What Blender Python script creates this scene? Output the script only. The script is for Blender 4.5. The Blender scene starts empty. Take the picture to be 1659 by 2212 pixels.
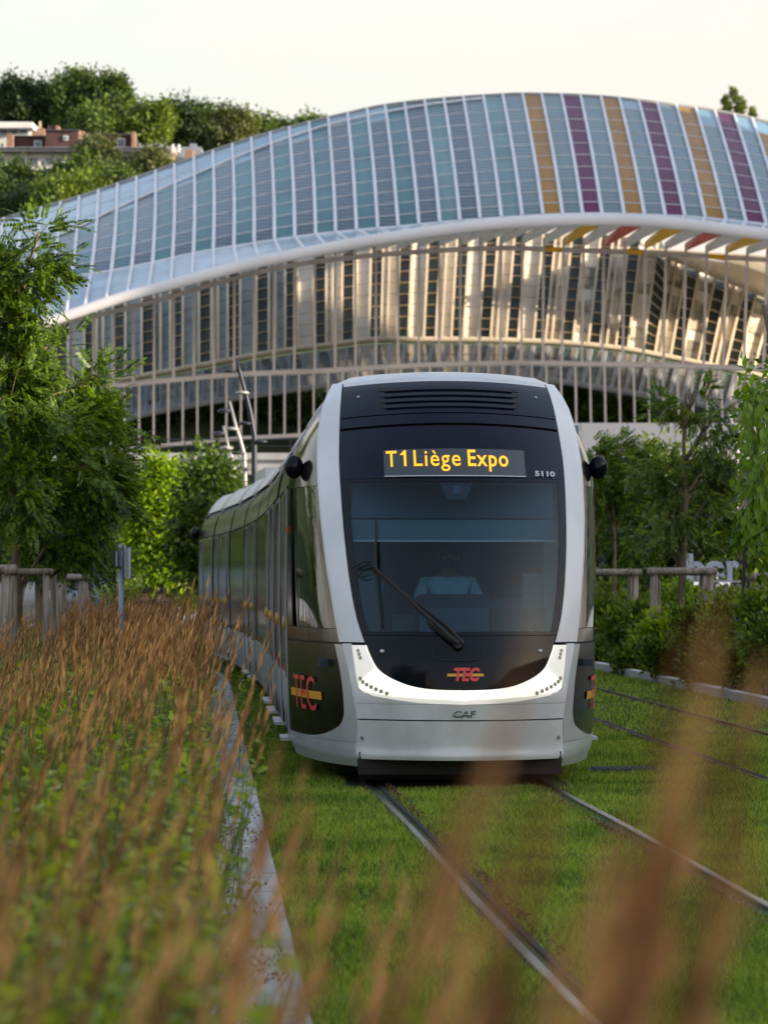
import bpy, math, random
import numpy as np
from mathutils import Vector, Matrix

random.seed(7)
rng = np.random.default_rng(11)
SC = bpy.context.scene
COL = SC.collection
R = math.radians

# ------------------------------------------------------------------ camera, sky, sun, exposure
CAMH, FPX, CX, YH = 1.65, 6916.0, 829.5, 1251.7      # eye height, focal length and horizon of the photograph (1659 px wide frame)
cam_d = bpy.data.cameras.new('camera')
cam = bpy.data.objects.new('camera', cam_d)
COL.objects.link(cam)
cam.location = (0, 0, CAMH)
cam.rotation_euler = (R(90), 0, 0)
cam_d.sensor_fit = 'HORIZONTAL'
cam_d.sensor_width = 24.0
cam_d.lens = FPX / 1659 * 24.0
cam_d.shift_y = (YH - 1106) / 1659
cam_d.clip_start = 0.1
cam_d.clip_end = 3000
cam_d.dof.use_dof = True
cam_d.dof.focus_distance = 25.6
cam_d.dof.aperture_fstop = 4.0
SC.camera = cam
SC.render.resolution_x, SC.render.resolution_y = 767, 1024
SC.render.engine = 'CYCLES'
SC.cycles.use_denoising = True
SC.cycles.max_bounces = 7
SC.cycles.transparent_max_bounces = 12
SC.cycles.diffuse_bounces = 3
SC.cycles.glossy_bounces = 3
SC.cycles.caustics_reflective = False
SC.cycles.caustics_refractive = False
SC.cycles.sample_clamp_indirect = 6

SUN = Vector((0.92, -0.32, 0.225)).normalized()
world = bpy.data.worlds.new('World')
SC.world = world
world.use_nodes = True
nt = world.node_tree
for n in list(nt.nodes): nt.nodes.remove(n)
wo = nt.nodes.new('ShaderNodeOutputWorld')
bg = nt.nodes.new('ShaderNodeBackground')
sky = nt.nodes.new('ShaderNodeTexSky')
sky.sky_type = 'NISHITA'
sky.sun_disc = False
sky.sun_elevation = math.asin(SUN.z)
sky.sun_rotation = math.atan2(SUN.x, SUN.y)
sky.air_density = 1.0
sky.dust_density = 1.5
# thin evening cloud and haze: thick towards the horizon all round, thinning overhead
geo = nt.nodes.new('ShaderNodeTexCoord')
sep = nt.nodes.new('ShaderNodeSeparateXYZ')
nt.links.new(geo.outputs['Generated'], sep.inputs[0])
ramp = nt.nodes.new('ShaderNodeMapRange')
ramp.inputs['From Min'].default_value = 0.12
ramp.inputs['From Max'].default_value = 0.55
ramp.inputs['To Min'].default_value = 0.96
ramp.inputs['To Max'].default_value = 0.26
nt.links.new(sep.outputs['Z'], ramp.inputs['Value'])
mp = nt.nodes.new('ShaderNodeMapping')
mp.inputs['Scale'].default_value = (1.0, 1.0, 3.2)
nt.links.new(geo.outputs['Generated'], mp.inputs[0])
nz = nt.nodes.new('ShaderNodeTexNoise')
nz.inputs['Scale'].default_value = 4.0
nz.inputs['Detail'].default_value = 6
nt.links.new(mp.outputs[0], nz.inputs['Vector'])
cr = nt.nodes.new('ShaderNodeValToRGB')
cr.color_ramp.elements[0].position = 0.43
cr.color_ramp.elements[0].color = (0.88, 0.86, 0.765, 1)
cr.color_ramp.elements[1].position = 0.57
cr.color_ramp.elements[1].color = (1.0, 0.855, 0.755, 1)
nt.links.new(nz.outputs['Fac'], cr.inputs[0])
cs = nt.nodes.new('ShaderNodeVectorMath'); cs.operation = 'SCALE'
CLOUD = 2.38
cs.inputs['Scale'].default_value = CLOUD
nt.links.new(cr.outputs[0], cs.inputs[0])
mx = nt.nodes.new('ShaderNodeMix'); mx.data_type = 'RGBA'
nt.links.new(ramp.outputs[0], mx.inputs[0])
nt.links.new(sky.outputs[0], mx.inputs[6])
nt.links.new(cs.outputs[0], mx.inputs[7])
nt.links.new(mx.outputs[2], bg.inputs[0])
bg.inputs[1].default_value = 0.15
nt.links.new(bg.outputs[0], wo.inputs[0])

sun_d = bpy.data.lights.new('sun', 'SUN')
sun_d.energy = 2.9
sun_d.angle = R(0.6)
sun_d.color = (1.0, 0.85, 0.67)
sun = bpy.data.objects.new('sun', sun_d)
COL.objects.link(sun)
sun.rotation_euler = SUN.to_track_quat('Z', 'Y').to_euler()
sun.location = (60, -40, 40)
SC.view_settings.view_transform = 'Standard'
SC.view_settings.look = 'None'
SC.view_settings.exposure = 1.60
SC.view_settings.gamma = 1.0

# ------------------------------------------------------------------ helpers
def P(x, y, Y):
    """point of the place seen at (x, y) of a 1659 x 2212 print, Y metres away"""
    return Vector(((x - CX) / FPX * Y, Y, CAMH - (y - YH) / FPX * Y))

class Crv:
    def __init__(s, *pts):
        pts = sorted(pts); s.x = np.array([p[0] for p in pts], float); s.y = np.array([p[1] for p in pts], float)
        d = np.diff(s.y) / np.diff(s.x); m = np.empty(len(s.x)); m[0] = d[0]; m[-1] = d[-1]
        for i in range(1, len(s.x) - 1):
            m[i] = 0 if d[i-1] * d[i] <= 0 else 2 * d[i-1] * d[i] / (d[i-1] + d[i])
        s.m = m
    def __call__(s, x):
        if x <= s.x[0]: return float(s.y[0] + s.m[0] * (x - s.x[0]))
        if x >= s.x[-1]: return float(s.y[-1] + s.m[-1] * (x - s.x[-1]))
        i = int(np.searchsorted(s.x, x) - 1); h = s.x[i+1] - s.x[i]; t = (x - s.x[i]) / h
        return float((2*t**3-3*t*t+1)*s.y[i] + (t**3-2*t*t+t)*h*s.m[i] + (-2*t**3+3*t*t)*s.y[i+1] + (t**3-t*t)*h*s.m[i+1])
class Clamp(Crv):
    def __call__(s, x): return Crv.__call__(s, min(max(x, s.x[0]), s.x[-1]))

def smooth01(x, a, b):
    t = min(max((x - a) / (b - a), 0), 1); return t * t * (3 - 2 * t)

def props(o, label=None, cat=None, group=None, kind=None):
    if label: o['label'] = label
    if cat: o['category'] = cat
    if group: o['group'] = group
    if kind: o['kind'] = kind
    return o

def empty(name, loc, label=None, cat=None, group=None, kind=None, rz=0):
    o = bpy.data.objects.new(name, None)
    COL.objects.link(o); o.location = loc; o.rotation_euler = (0, 0, rz); o.empty_display_size = 0.2
    return props(o, label, cat, group, kind)

def world_org(o):
    p = Vector((0, 0, 0))
    while o is not None:
        p += o.location; o = o.parent
    return p

def link(name, me, mats, parent=None, smooth=False):
    if not isinstance(mats, (list, tuple)): mats = [mats]
    for m in mats: me.materials.append(m)
    if smooth: me.polygons.foreach_set('use_smooth', [True] * len(me.polygons))
    o = bpy.data.objects.new(name, me); COL.objects.link(o)
    if parent is not None: o.parent = parent
    return o

class MB:
    """collects shapes in world coordinates"""
    def __init__(s): s.v = []; s.f = []; s.mi = []; s.cur = 0
    def add(s, vs, fs):
        b = len(s.v); s.v.extend([tuple(v) for v in vs])
        for f in fs: s.f.append(tuple(b + i for i in f)); s.mi.append(s.cur)
    def obox(s, c, ax, ay, az):
        c = Vector(c); ax = Vector(ax); ay = Vector(ay); az = Vector(az)
        vs = [c + i*ax + j*ay + k*az for i in (-1, 1) for j in (-1, 1) for k in (-1, 1)]
        s.add(vs, [(0,1,3,2),(4,6,7,5),(0,4,5,1),(2,3,7,6),(0,2,6,4),(1,5,7,3)])
    def box(s, c, d, rz=0):
        cz, sz = math.cos(rz), math.sin(rz)
        s.obox(c, (d[0]/2*cz, d[0]/2*sz, 0), (-d[1]/2*sz, d[1]/2*cz, 0), (0, 0, d[2]/2))
    def bar(s, p0, p1, w, d=None, up=(0, 0, 1)):
        p0 = Vector(p0); p1 = Vector(p1); t = p1 - p0; L = t.length
        if L < 1e-6: return
        t /= L; u = Vector(up); a = t.cross(u)
        if a.length < 1e-3: a = t.cross(Vector((0, 1, 0)))
        a.normalize(); b = a.cross(t); d = d or w
        s.obox((p0 + p1) / 2, a * w / 2, t * L / 2, b * d / 2)
    def slab(s, q, th):
        q = [Vector(p) for p in q]; n = (q[1] - q[0]).cross(q[3] - q[0])
        if n.length < 1e-9: n = (q[2] - q[1]).cross(q[3] - q[1])
        if n.length < 1e-9: return
        n.normalize(); k = len(q)
        vs = q + [p - n * th for p in q]
        s.add(vs, [tuple(range(k)), tuple(range(2*k-1, k-1, -1))] + [(i, i + k, (i+1) % k + k, (i+1) % k) for i in range(k)])
    def tube(s, pts, r, n=8, caps=True, flat=1.0):
        pts = [Vector(p) for p in pts]; m = len(pts)
        if not hasattr(r, '__len__'): r = [r] * m
        rings = []; a = None
        for i in range(m):
            t = (pts[min(i+1, m-1)] - pts[max(i-1, 0)])
            if t.length < 1e-9: t = Vector((0, 0, 1))
            t.normalize()
            if a is None:
                a = t.orthogonal().normalized()
            else:
                a = (a - t * a.dot(t)); a = a.normalized() if a.length > 1e-6 else t.orthogonal().normalized()
            b = t.cross(a)
            rings.append([pts[i] + (a * math.cos(2*math.pi*k/n) + b * flat * math.sin(2*math.pi*k/n)) * r[i] for k in range(n)])
        vs = [v for rr in rings for v in rr]; fs = []
        for i in range(m - 1):
            for k in range(n):
                fs.append((i*n + k, i*n + (k+1) % n, (i+1)*n + (k+1) % n, (i+1)*n + k))
        if caps:
            fs.append(tuple(range(n - 1, -1, -1))); fs.append(tuple((m-1)*n + k for k in range(n)))
        s.add(vs, fs)
    def grid(s, G):
        r, c = len(G), len(G[0])
        s.add([p for row in G for p in row], [(i*c+j, i*c+j+1, (i+1)*c+j+1, (i+1)*c+j) for i in range(r-1) for j in range(c-1)])
    def ball(s, c, rx, ry, rz, n=14, m=9):
        c = Vector(c); G = []
        for i in range(m + 1):
            th = math.pi * i / m
            G.append([c + Vector((rx*math.sin(th)*math.cos(2*math.pi*k/n), ry*math.sin(th)*math.sin(2*math.pi*k/n), rz*math.cos(th))) for k in range(n+1)])
        s.grid(G)
    def lathe(s, c, prof, n=16):
        c = Vector(c)
        s.grid([[c + Vector((r*math.cos(2*math.pi*k/n), r*math.sin(2*math.pi*k/n), z)) for k in range(n+1)] for r, z in prof])
    def build(s, name, mats, parent=None, smooth=False, label=None):
        org = world_org(parent) if parent is not None else Vector((0, 0, 0))
        me = bpy.data.meshes.new(name)
        me.from_pydata([(v[0]-org.x, v[1]-org.y, v[2]-org.z) for v in s.v], [], s.f)
        if any(s.mi): me.polygons.foreach_set('material_index', s.mi)
        me.update()
        o = link(name, me, mats, parent, smooth)
        if label: o['label'] = label
        return o

def single(name, mb, mat, label, cat, group=None, kind=None, smooth=False):
    """a thing that is one mesh: its origin goes to its base"""
    v = np.array(mb.v); c = Vector(((v[:,0].min()+v[:,0].max())/2, (v[:,1].min()+v[:,1].max())/2, v[:,2].min()))
    mb.v = [(a[0]-c.x, a[1]-c.y, a[2]-c.z) for a in mb.v]
    o = mb.build(name, mat, None, smooth); o.location = c
    return props(o, label, cat, group, kind)

def np_mesh(name, V, F, mats, parent=None, smooth=False, mi=None):
    """V (N,3), F (M,k) all faces with k corners"""
    V = np.asarray(V, np.float32); F = np.asarray(F, np.int32); k = F.shape[1]
    if parent is not None:
        o = world_org(parent); V = V - np.array([o.x, o.y, o.z], np.float32)
    me = bpy.data.meshes.new(name)
    me.vertices.add(len(V)); me.vertices.foreach_set('co', V.ravel())
    me.loops.add(F.size); me.loops.foreach_set('vertex_index', F.ravel())
    me.polygons.add(len(F)); me.polygons.foreach_set('loop_start', np.arange(0, F.size, k, dtype=np.int32))
    me.polygons.foreach_set('loop_total', np.full(len(F), k, np.int32))
    if mi is not None: me.polygons.foreach_set('material_index', np.asarray(mi, np.int32))
    me.update(calc_edges=True)
    return link(name, me, mats, parent, smooth)

def scatter(pv, pf, pos, rot, scl):
    """copies of a prototype: rot (N,3,3), scl (N,) or (N,3)"""
    pv = np.asarray(pv, float); pf = np.asarray(pf); N = len(pos)
    scl = np.asarray(scl, float)
    if scl.ndim == 1: scl = scl[:, None] * np.ones(3)
    V = np.einsum('nij,nkj->nki', rot, pv[None] * scl[:, None, :]) + pos[:, None, :]
    F = pf[None] + (np.arange(N) * len(pv))[:, None, None]
    return V.reshape(-1, 3), F.reshape(-1, pf.shape[1])

def rots(zdir, spin):
    """matrices whose local z follows zdir, turned by spin about it"""
    z = zdir / np.linalg.norm(zdir, axis=1, keepdims=True)
    h = np.where(np.abs(z[:, 2:3]) > 0.95, np.array([[1., 0, 0]]), np.array([[0, 0, 1.]]))
    x = np.cross(h, z); x /= np.linalg.norm(x, axis=1, keepdims=True); y = np.cross(z, x)
    c, s_ = np.cos(spin)[:, None], np.sin(spin)[:, None]
    return np.stack([x*c + y*s_, -x*s_ + y*c, z], axis=2)

# ------------------------------------------------------------------ materials
def mat(name, col, rough=0.5, metal=0.0, var=0.0, scale=5.0, bump=0.0, bscale=None, col2=None, coat=0.0, spec=0.5, detail=4, stretch=None, emis=None, estr=0.0, island=0.0, lo=.35, hi=.65):
    m = bpy.data.materials.new(name); m.use_nodes = True; t = m.node_tree; b = t.nodes['Principled BSDF']
    b.inputs['Roughness'].default_value = rough; b.inputs['Metallic'].default_value = metal
    b.inputs['Specular IOR Level'].default_value = spec
    b.inputs['Coat Weight'].default_value = coat; b.inputs['Coat Roughness'].default_value = 0.06
    c = (*col, 1); b.inputs['Base Color'].default_value = c
    co = t.nodes.new('ShaderNodeTexCoord'); vec = co.outputs['Object']
    if stretch:
        mp = t.nodes.new('ShaderNodeMapping'); mp.inputs['Scale'].default_value = stretch; t.links.new(vec, mp.inputs[0]); vec = mp.outputs[0]
    out = None
    if var or col2:
        n = t.nodes.new('ShaderNodeTexNoise'); n.inputs['Scale'].default_value = scale; n.inputs['Detail'].default_value = detail
        t.links.new(vec, n.inputs['Vector'])
        r = t.nodes.new('ShaderNodeValToRGB'); e = r.color_ramp.elements
        e[0].position = lo; e[1].position = hi
        e[0].color = (*[x*(1-var) for x in col], 1)
        e[1].color = (*[x*(1+var) for x in (col2 or col)], 1)
        t.links.new(n.outputs['Fac'], r.inputs[0]); out = r.outputs[0]
        t.links.new(out, b.inputs['Base Color'])
    if island:
        g = t.nodes.new('ShaderNodeNewGeometry'); mr = t.nodes.new('ShaderNodeMapRange')
        mr.inputs['To Min'].default_value = 1 - island; mr.inputs['To Max'].default_value = 1 + island
        t.links.new(g.outputs['Random Per Island'], mr.inputs['Value'])
        v = t.nodes.new('ShaderNodeVectorMath'); v.operation = 'SCALE'
        if out: t.links.new(out, v.inputs[0])
        else: v.inputs[0].default_value = col
        t.links.new(mr.outputs[0], v.inputs['Scale']); t.links.new(v.outputs[0], b.inputs['Base Color'])
    if bump:
        n = t.nodes.new('ShaderNodeTexNoise'); n.inputs['Scale'].default_value = bscale or scale*3; n.inputs['Detail'].default_value = 5
        t.links.new(vec, n.inputs['Vector'])
        bp = t.nodes.new('ShaderNodeBump'); bp.inputs['Strength'].default_value = bump; bp.inputs['Distance'].default_value = 0.02
        t.links.new(n.outputs['Fac'], bp.inputs['Height']); t.links.new(bp.outputs[0], b.inputs['Normal'])
    if emis:
        b.inputs['Emission Color'].default_value = (*emis, 1); b.inputs['Emission Strength'].default_value = estr
    return m

def leaf_mat(name, c1, c2, trans=0.35, rough=0.45, scale=0.7, island=0.45):
    """leaf: two tones in patches, each leaf its own brightness, light passes through"""
    m = bpy.data.materials.new(name); m.use_nodes = True; t = m.node_tree; b = t.nodes['Principled BSDF']; o = t.nodes['Material Output']
    co = t.nodes.new('ShaderNodeTexCoord')
    n = t.nodes.new('ShaderNodeTexNoise'); n.inputs['Scale'].default_value = scale; n.inputs['Detail'].default_value = 3
    t.links.new(co.outputs['Object'], n.inputs['Vector'])
    g = t.nodes.new('ShaderNodeNewGeometry')
    ad = t.nodes.new('ShaderNodeMath'); ad.operation = 'MULTIPLY_ADD'
    t.links.new(g.outputs['Random Per Island'], ad.inputs[0]); ad.inputs[1].default_value = 0.35; t.links.new(n.outputs['Fac'], ad.inputs[2])
    r = t.nodes.new('ShaderNodeValToRGB'); e = r.color_ramp.elements
    e[0].position = 0.45; e[1].position = 0.85; e[0].color = (*c1, 1); e[1].color = (*c2, 1)
    t.links.new(ad.outputs[0], r.inputs[0])
    mr = t.nodes.new('ShaderNodeMapRange'); mr.inputs['To Min'].default_value = 1 - island; mr.inputs['To Max'].default_value = 1 + island
    t.links.new(g.outputs['Random Per Island'], mr.inputs['Value'])
    v = t.nodes.new('ShaderNodeVectorMath'); v.operation = 'SCALE'; t.links.new(r.outputs[0], v.inputs[0]); t.links.new(mr.outputs[0], v.inputs['Scale'])
    t.links.new(v.outputs[0], b.inputs['Base Color']); b.inputs['Roughness'].default_value = rough
    b.inputs['Specular IOR Level'].default_value = 0.35
    tr = t.nodes.new('ShaderNodeBsdfTranslucent')
    v2 = t.nodes.new('ShaderNodeVectorMath'); v2.operation = 'MULTIPLY'; t.links.new(v.outputs[0], v2.inputs[0]); v2.inputs[1].default_value = (1.5, 1.45, 0.6)
    t.links.new(v2.outputs[0], tr.inputs[0])
    mi = t.nodes.new('ShaderNodeMixShader'); mi.inputs[0].default_value = trans
    t.links.new(b.outputs[0], mi.inputs[1]); t.links.new(tr.outputs[0], mi.inputs[2]); t.links.new(mi.outputs[0], o.inputs[0])
    return m

def glass_mat(name, tint, refl=0.06, rough=0.02):
    m = bpy.data.materials.new(name); m.use_nodes = True; t = m.node_tree; o = t.nodes['Material Output']
    t.nodes.remove(t.nodes['Principled BSDF'])
    tr = t.nodes.new('ShaderNodeBsdfTransparent'); tr.inputs[0].default_value = (*tint, 1)
    gl = t.nodes.new('ShaderNodeBsdfGlossy'); gl.inputs['Roughness'].default_value = rough
    lw = t.nodes.new('ShaderNodeLayerWeight'); lw.inputs[0].default_value = 0.5
    pw = t.nodes.new('ShaderNodeMath'); pw.operation = 'POWER'; pw.inputs[1].default_value = 4.5; t.links.new(lw.outputs['Facing'], pw.inputs[0])
    mu = t.nodes.new('ShaderNodeMath'); mu.operation = 'MULTIPLY_ADD'; mu.inputs[1].default_value = 0.9; mu.inputs[2].default_value = refl
    t.links.new(pw.outputs[0], mu.inputs[0])
    mi = t.nodes.new('ShaderNodeMixShader'); t.links.new(mu.outputs[0], mi.inputs[0])
    t.links.new(tr.outputs[0], mi.inputs[1]); t.links.new(gl.outputs[0], mi.inputs[2]); t.links.new(mi.outputs[0], o.inputs[0])
    return m

def louver_mat(name, c1, c2, freq, rough=0.2):
    """glass with a printed louvre screen"""
    m = mat(name, c1, rough=rough, coat=0.0); t = m.node_tree; b = t.nodes['Principled BSDF']
    co = t.nodes.new('ShaderNodeTexCoord'); w = t.nodes.new('ShaderNodeTexWave'); w.bands_direction = 'Z'
    w.inputs['Scale'].default_value = freq; w.inputs['Distortion'].default_value = 0.3
    t.links.new(co.outputs['Object'], w.inputs['Vector'])
    r = t.nodes.new('ShaderNodeValToRGB'); r.color_ramp.elements[0].color = (*c1, 1); r.color_ramp.elements[1].color = (*c2, 1)
    r.color_ramp.elements[0].position = .3; r.color_ramp.elements[1].position = .7
    t.links.new(w.outputs['Fac'], r.inputs[0]); t.links.new(r.outputs[0], b.inputs['Base Color'])
    return m

M = dict(
    white=mat('tram_white_paint', (.72, .72, .74), .28, var=.10, scale=1.2, coat=.5),
    lower=mat('tram_bumper_white', (.70, .70, .70), .26, var=.16, scale=2.2, coat=.5, bump=.02, bscale=60),
    silver=mat('tram_silver', (.56, .57, .58), .35, metal=.15, var=.10, scale=2, coat=.2),
    skirt=mat('tram_skirt_grey', (.42, .42, .43), .38, var=.22, scale=1.8, stretch=(3, 3, .6), coat=.2),
    black=mat('tram_black_gloss', (.004, .006, .011), .08, coat=0, spec=.20, var=.2, scale=3),
    hood=mat('tram_navy_gloss', (.005, .008, .020), .16, coat=0, spec=.18, var=.2, scale=3),
    sideblack=mat('tram_side_gloss', (.010, .012, .011), .12, coat=0, spec=.65, bump=.05, bscale=2.2, stretch=(1, 1, .12)),
    sidepanel=mat('tram_cab_panel', (.014, .012, .009), .22, coat=0, var=.5, scale=3, bump=.02, bscale=8),
    frieze=mat('tram_frieze', (.014, .020, .015), .18, coat=0, bump=.01, bscale=4),
    seam=mat('rubber_seam', (.004, .004, .004), .6),
    screen=glass_mat('windscreen_glass', (.70, .82, .88), .022),
    sideglass=glass_mat('cab_side_glass', (.50, .56, .55), .05),
    lamp=mat('headlight_strip', (.9, .9, .85), .3, emis=(1.0, .93, .80), estr=.34),
    lampcase=mat('headlight_housing', (.78, .78, .74), .25, coat=.6, emis=(1.0, .93, .80), estr=.15),
    led=mat('led_dot', (.42, .40, .34), .3),
    display=mat('display_panel', (.055, .065, .075), .25),
    amber=mat('display_amber', (.9, .4, .02), .5, emis=(1.0, .42, .015), estr=.42),
    red=mat('logo_red', (.72, .06, .06), .4),
    yellow=mat('logo_yellow', (.75, .38, .03), .4),
    button=mat('button_yellow', (.65, .36, .02), .4),
    orange=mat('marker_orange', (.40, .09, .01), .3),
    green_logo=mat('badge_green', (.06, .11, .09), .3),
    num=mat('number_silver', (.45, .46, .5), .35),
    chrome=mat('polished_metal', (.6, .6, .6), .2, metal=1),
    cabwall=mat('cab_interior', (.26, .38, .42), .7, var=.1, scale=3),
    cabdark=mat('cab_dark', (.012, .014, .02), .6),
    cabpanel=mat('cab_console', (.024, .056, .080), .5),
    blind=mat('cab_blind', (.10, .175, .205), .8),
    cabfloor=mat('cab_floor', (.03, .04, .05), .8),
    shirt=mat('driver_shirt', (.22, .42, .52), .9, var=.15, scale=8),
    skin=mat('skin', (.22, .12, .08), .6),
    hair=mat('hair', (.012, .009, .008), .7),
    cloth_dark=mat('dark_cloth', (.018, .020, .028), .9, var=.3, scale=6),
    cloth_blue=mat('navy_cloth', (.02, .03, .055), .9, var=.3, scale=6),
    print=mat('shirt_print', (.4, .42, .48), .8),
    # station
    rib=mat('station_white_steel', (.70, .71, .76), .45, var=.06, scale=.4),
    tube=mat('station_edge_tube', (.70, .68, .70), .4, var=.05, scale=.3),
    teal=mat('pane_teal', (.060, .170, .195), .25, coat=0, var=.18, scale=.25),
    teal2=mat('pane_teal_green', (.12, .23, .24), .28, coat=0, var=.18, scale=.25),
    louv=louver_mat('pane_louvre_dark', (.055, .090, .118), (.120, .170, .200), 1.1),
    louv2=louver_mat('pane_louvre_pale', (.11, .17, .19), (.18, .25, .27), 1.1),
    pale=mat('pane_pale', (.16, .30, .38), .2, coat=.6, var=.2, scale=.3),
    ambp=mat('pane_amber', (.34, .17, .035), .35, coat=0, spec=.3, var=.12, scale=.4),
    purp=mat('pane_purple', (.115, .016, .070), .35, coat=0, spec=.3, var=.15, scale=.4),
    strip=mat('pane_edge_strip', (.30, .40, .47), .25, coat=.4, var=.2, scale=.5),
    beige=mat('facade_beige_steel', (.68, .59, .53), .5, var=.12, scale=.3),
    cream=mat('wall_cream_panel', (.74, .66, .54), .6, col2=(.80, .74, .64), var=.12, scale=.22, lo=.3, hi=.6),
    cream_shade=mat('wall_shaded_panel', (.24, .30, .31), .35, col2=(.34, .38, .38), var=.15, scale=.3),  # wall panels at the left end, their shade put into the colour
    creamrib=mat('wall_cream_rib', (.76, .64, .48), .5, var=.1, scale=.5),
    soil_cream=mat('wall_weathered_panel', (.30, .28, .22), .7, col2=(.70, .62, .48), var=.1, scale=.7, lo=.42, hi=.56),
    dglass=mat('wall_dark_glass', (.062, .078, .068), .2, coat=0, spec=.35, var=.4, scale=.25),
    bglass=mat('band_blue_glass', (.05, .09, .10), .2, coat=.5, var=.3, scale=.3),
    finw=mat('fin_white', (.86, .83, .78), .5, var=.1, scale=.5),
    finy=mat('fin_yellow', (.95, .52, .02), .5, var=.12, scale=.8),
    finr=mat('fin_red', (.75, .12, .08), .5, var=.15, scale=.8),
    concrete=mat('concrete', (.30, .30, .30), .85, var=.15, scale=.5, bump=.1),
    wallgrey=mat('grey_barrier', (.20, .21, .24), .6, var=.08, scale=.3),
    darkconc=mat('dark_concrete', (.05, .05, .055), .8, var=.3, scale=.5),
    winblue=mat('window_blue', (.10, .14, .18), .15, coat=.5, var=.3, scale=.6),
    # ground
    soil=mat('soil', (.045, .035, .022), .95, var=.4, scale=4, bump=.4),
    lawn=mat('lawn_base', (.030, .060, .012), .95, col2=(.050, .085, .016), var=.2, scale=1.4, bump=.3, bscale=40),
    ground=mat('ground_mat', (.05, .07, .025), .95, var=.35, scale=.3),
    slab=mat('slab_concrete', (.40, .40, .41), .8, var=.20, scale=2.5, bump=.15, island=.12),
    stone=mat('plaza_stone', (.52, .50, .47), .8, var=.1, scale=.4),
    kerb=mat('kerb_concrete', (.50, .49, .48), .8, var=.15, scale=2, bump=.1, island=.1),
    asphalt=mat('asphalt', (.05, .05, .052), .9, var=.2, scale=6, bump=.2),
    railtop=mat('rail_polished', (.52, .50, .48), .22, metal=1, var=.12, scale=6),
    railside=mat('rail_rust', (.065, .035, .024), .8, var=.4, scale=14, bump=.2),
    rubber=mat('rail_groove', (.018, .011, .008), .85, var=.3, scale=10),
    iron=mat('cast_iron', (.05, .05, .055), .6, metal=.5, var=.2, scale=12),
    # vegetation
    blade=leaf_mat('lawn_blade', (.085, .175, .018), (.290, .370, .048), .4, .5, scale=1.0, island=.5),
    reed=leaf_mat('reed_plume', (.25, .110, .044), (.50, .275, .120), .25, .8, scale=1.6, island=.55),
    reedstem=leaf_mat('reed_stem', (.20, .15, .05), (.16, .19, .045), .2, .6, scale=1.2, island=.3),
    reedleaf=leaf_mat('reed_leaf', (.085, .13, .018), (.18, .22, .035), .35, .5, scale=1.2, island=.4),
    shrub=leaf_mat('shrub_leaf', (.10, .19, .014), (.30, .38, .030), .45, .35, scale=2.0, island=.35),
    ash=leaf_mat('ash_leaf', (.022, .058, .009), (.140, .220, .028), .5, .35, scale=.75, island=.4),
    ashdark=leaf_mat('ash_leaf_dark', (.042, .088, .020), (.150, .220, .044), .5, .35, scale=.9, island=.4),
    maple=leaf_mat('maple_leaf', (.07, .16, .010), (.30, .42, .02), .5, .4, scale=.6, island=.35),
    darkleaf=leaf_mat('dark_leaf', (.028, .062, .012), (.095, .155, .022), .45, .45, scale=.5, island=.4),
    hang=leaf_mat('hanging_leaf', (.070, .16, .014), (.18, .29, .025), .45, .35, scale=2.5, island=.35),
    hedge=leaf_mat('hedge_leaf', (.065, .115, .014), (.20, .25, .036), .45, .5, scale=1.4, island=.4),
    hillleaf=leaf_mat('hill_leaf', (.034, .072, .014), (.14, .20, .034), .25, .6, scale=.16, island=.45),
    hilldark=leaf_mat('hill_leaf_dark', (.018, .038, .013), (.062, .092, .024), .2, .6, scale=.16, island=.45),
    hilllight=leaf_mat('hill_leaf_light', (.070, .12, .018), (.19, .25, .035), .3, .6, scale=.16, island=.4),
    hilldry=leaf_mat('hill_leaf_olive', (.060, .080, .024), (.15, .17, .05), .25, .6, scale=.16, island=.4),
    flower=leaf_mat('dry_flower', (.10, .045, .035), (.20, .11, .07), .2, .8, scale=3, island=.5),
    bark=mat('bark', (.13, .10, .065), .9, var=.3, scale=6, bump=.5, stretch=(4, 4, .6)),
    barklight=mat('bark_pale', (.20, .15, .085), .9, var=.3, scale=6, bump=.5, stretch=(4, 4, .6)),
    wood=mat('weathered_wood', (.20, .155, .115), .85, col2=(.30, .255, .21), var=.2, scale=5, bump=.4, stretch=(5, 5, .5)),
    woodend=mat('cut_wood', (.34, .30, .26), .85, var=.2, scale=20),
    strap=mat('tree_strap', (.02, .02, .02), .7),
    # far buildings
    brick=mat('hill_brick_shaded', (.075, .038, .036), .9, var=.25, scale=1.0, bump=.3, bscale=6),  # front faces, darkened in the colour for shade
    brick_lit=mat('hill_brick_lit', (.28, .17, .12), .9, var=.2, scale=1.0),  # sun-facing copy of the brick, sunlight put into its colour
    plaster=mat('white_plaster', (.66, .66, .64), .8, var=.08, scale=.4),
    roofdark=mat('roof_dark', (.09, .09, .11), .7, var=.2, scale=.6),
    frame=mat('white_frame', (.70, .72, .76), .5),
    pane=mat('window_pane', (.07, .10, .12), .12, coat=.5, var=.3, scale=.6),
    beigew=mat('sunlit_stone', (.48, .38, .27), .85, var=.12, scale=.6),
    blockw=mat('shade_block_render', (.30, .27, .24), .85, var=.12, scale=.4),
    greysteel=mat('galvanised', (.28, .30, .34), .45, metal=.3, var=.1, scale=3),
    darksteel=mat('dark_steel', (.030, .034, .045), .4, metal=.4),
    palesteel=mat('pale_steel', (.40, .38, .36), .4, metal=.3),
    signgreen=mat('sign_green', (.01, .28, .20), .5),
    signw=mat('sign_white', (.55, .58, .68), .6),
    carblue=mat('car_paint_blue', (.03, .07, .15), .25, coat=1),
    carwhite=mat('car_paint_white', (.10, .12, .14), .25, coat=1),
    tyre=mat('tyre', (.015, .015, .015), .8),
)

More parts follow.
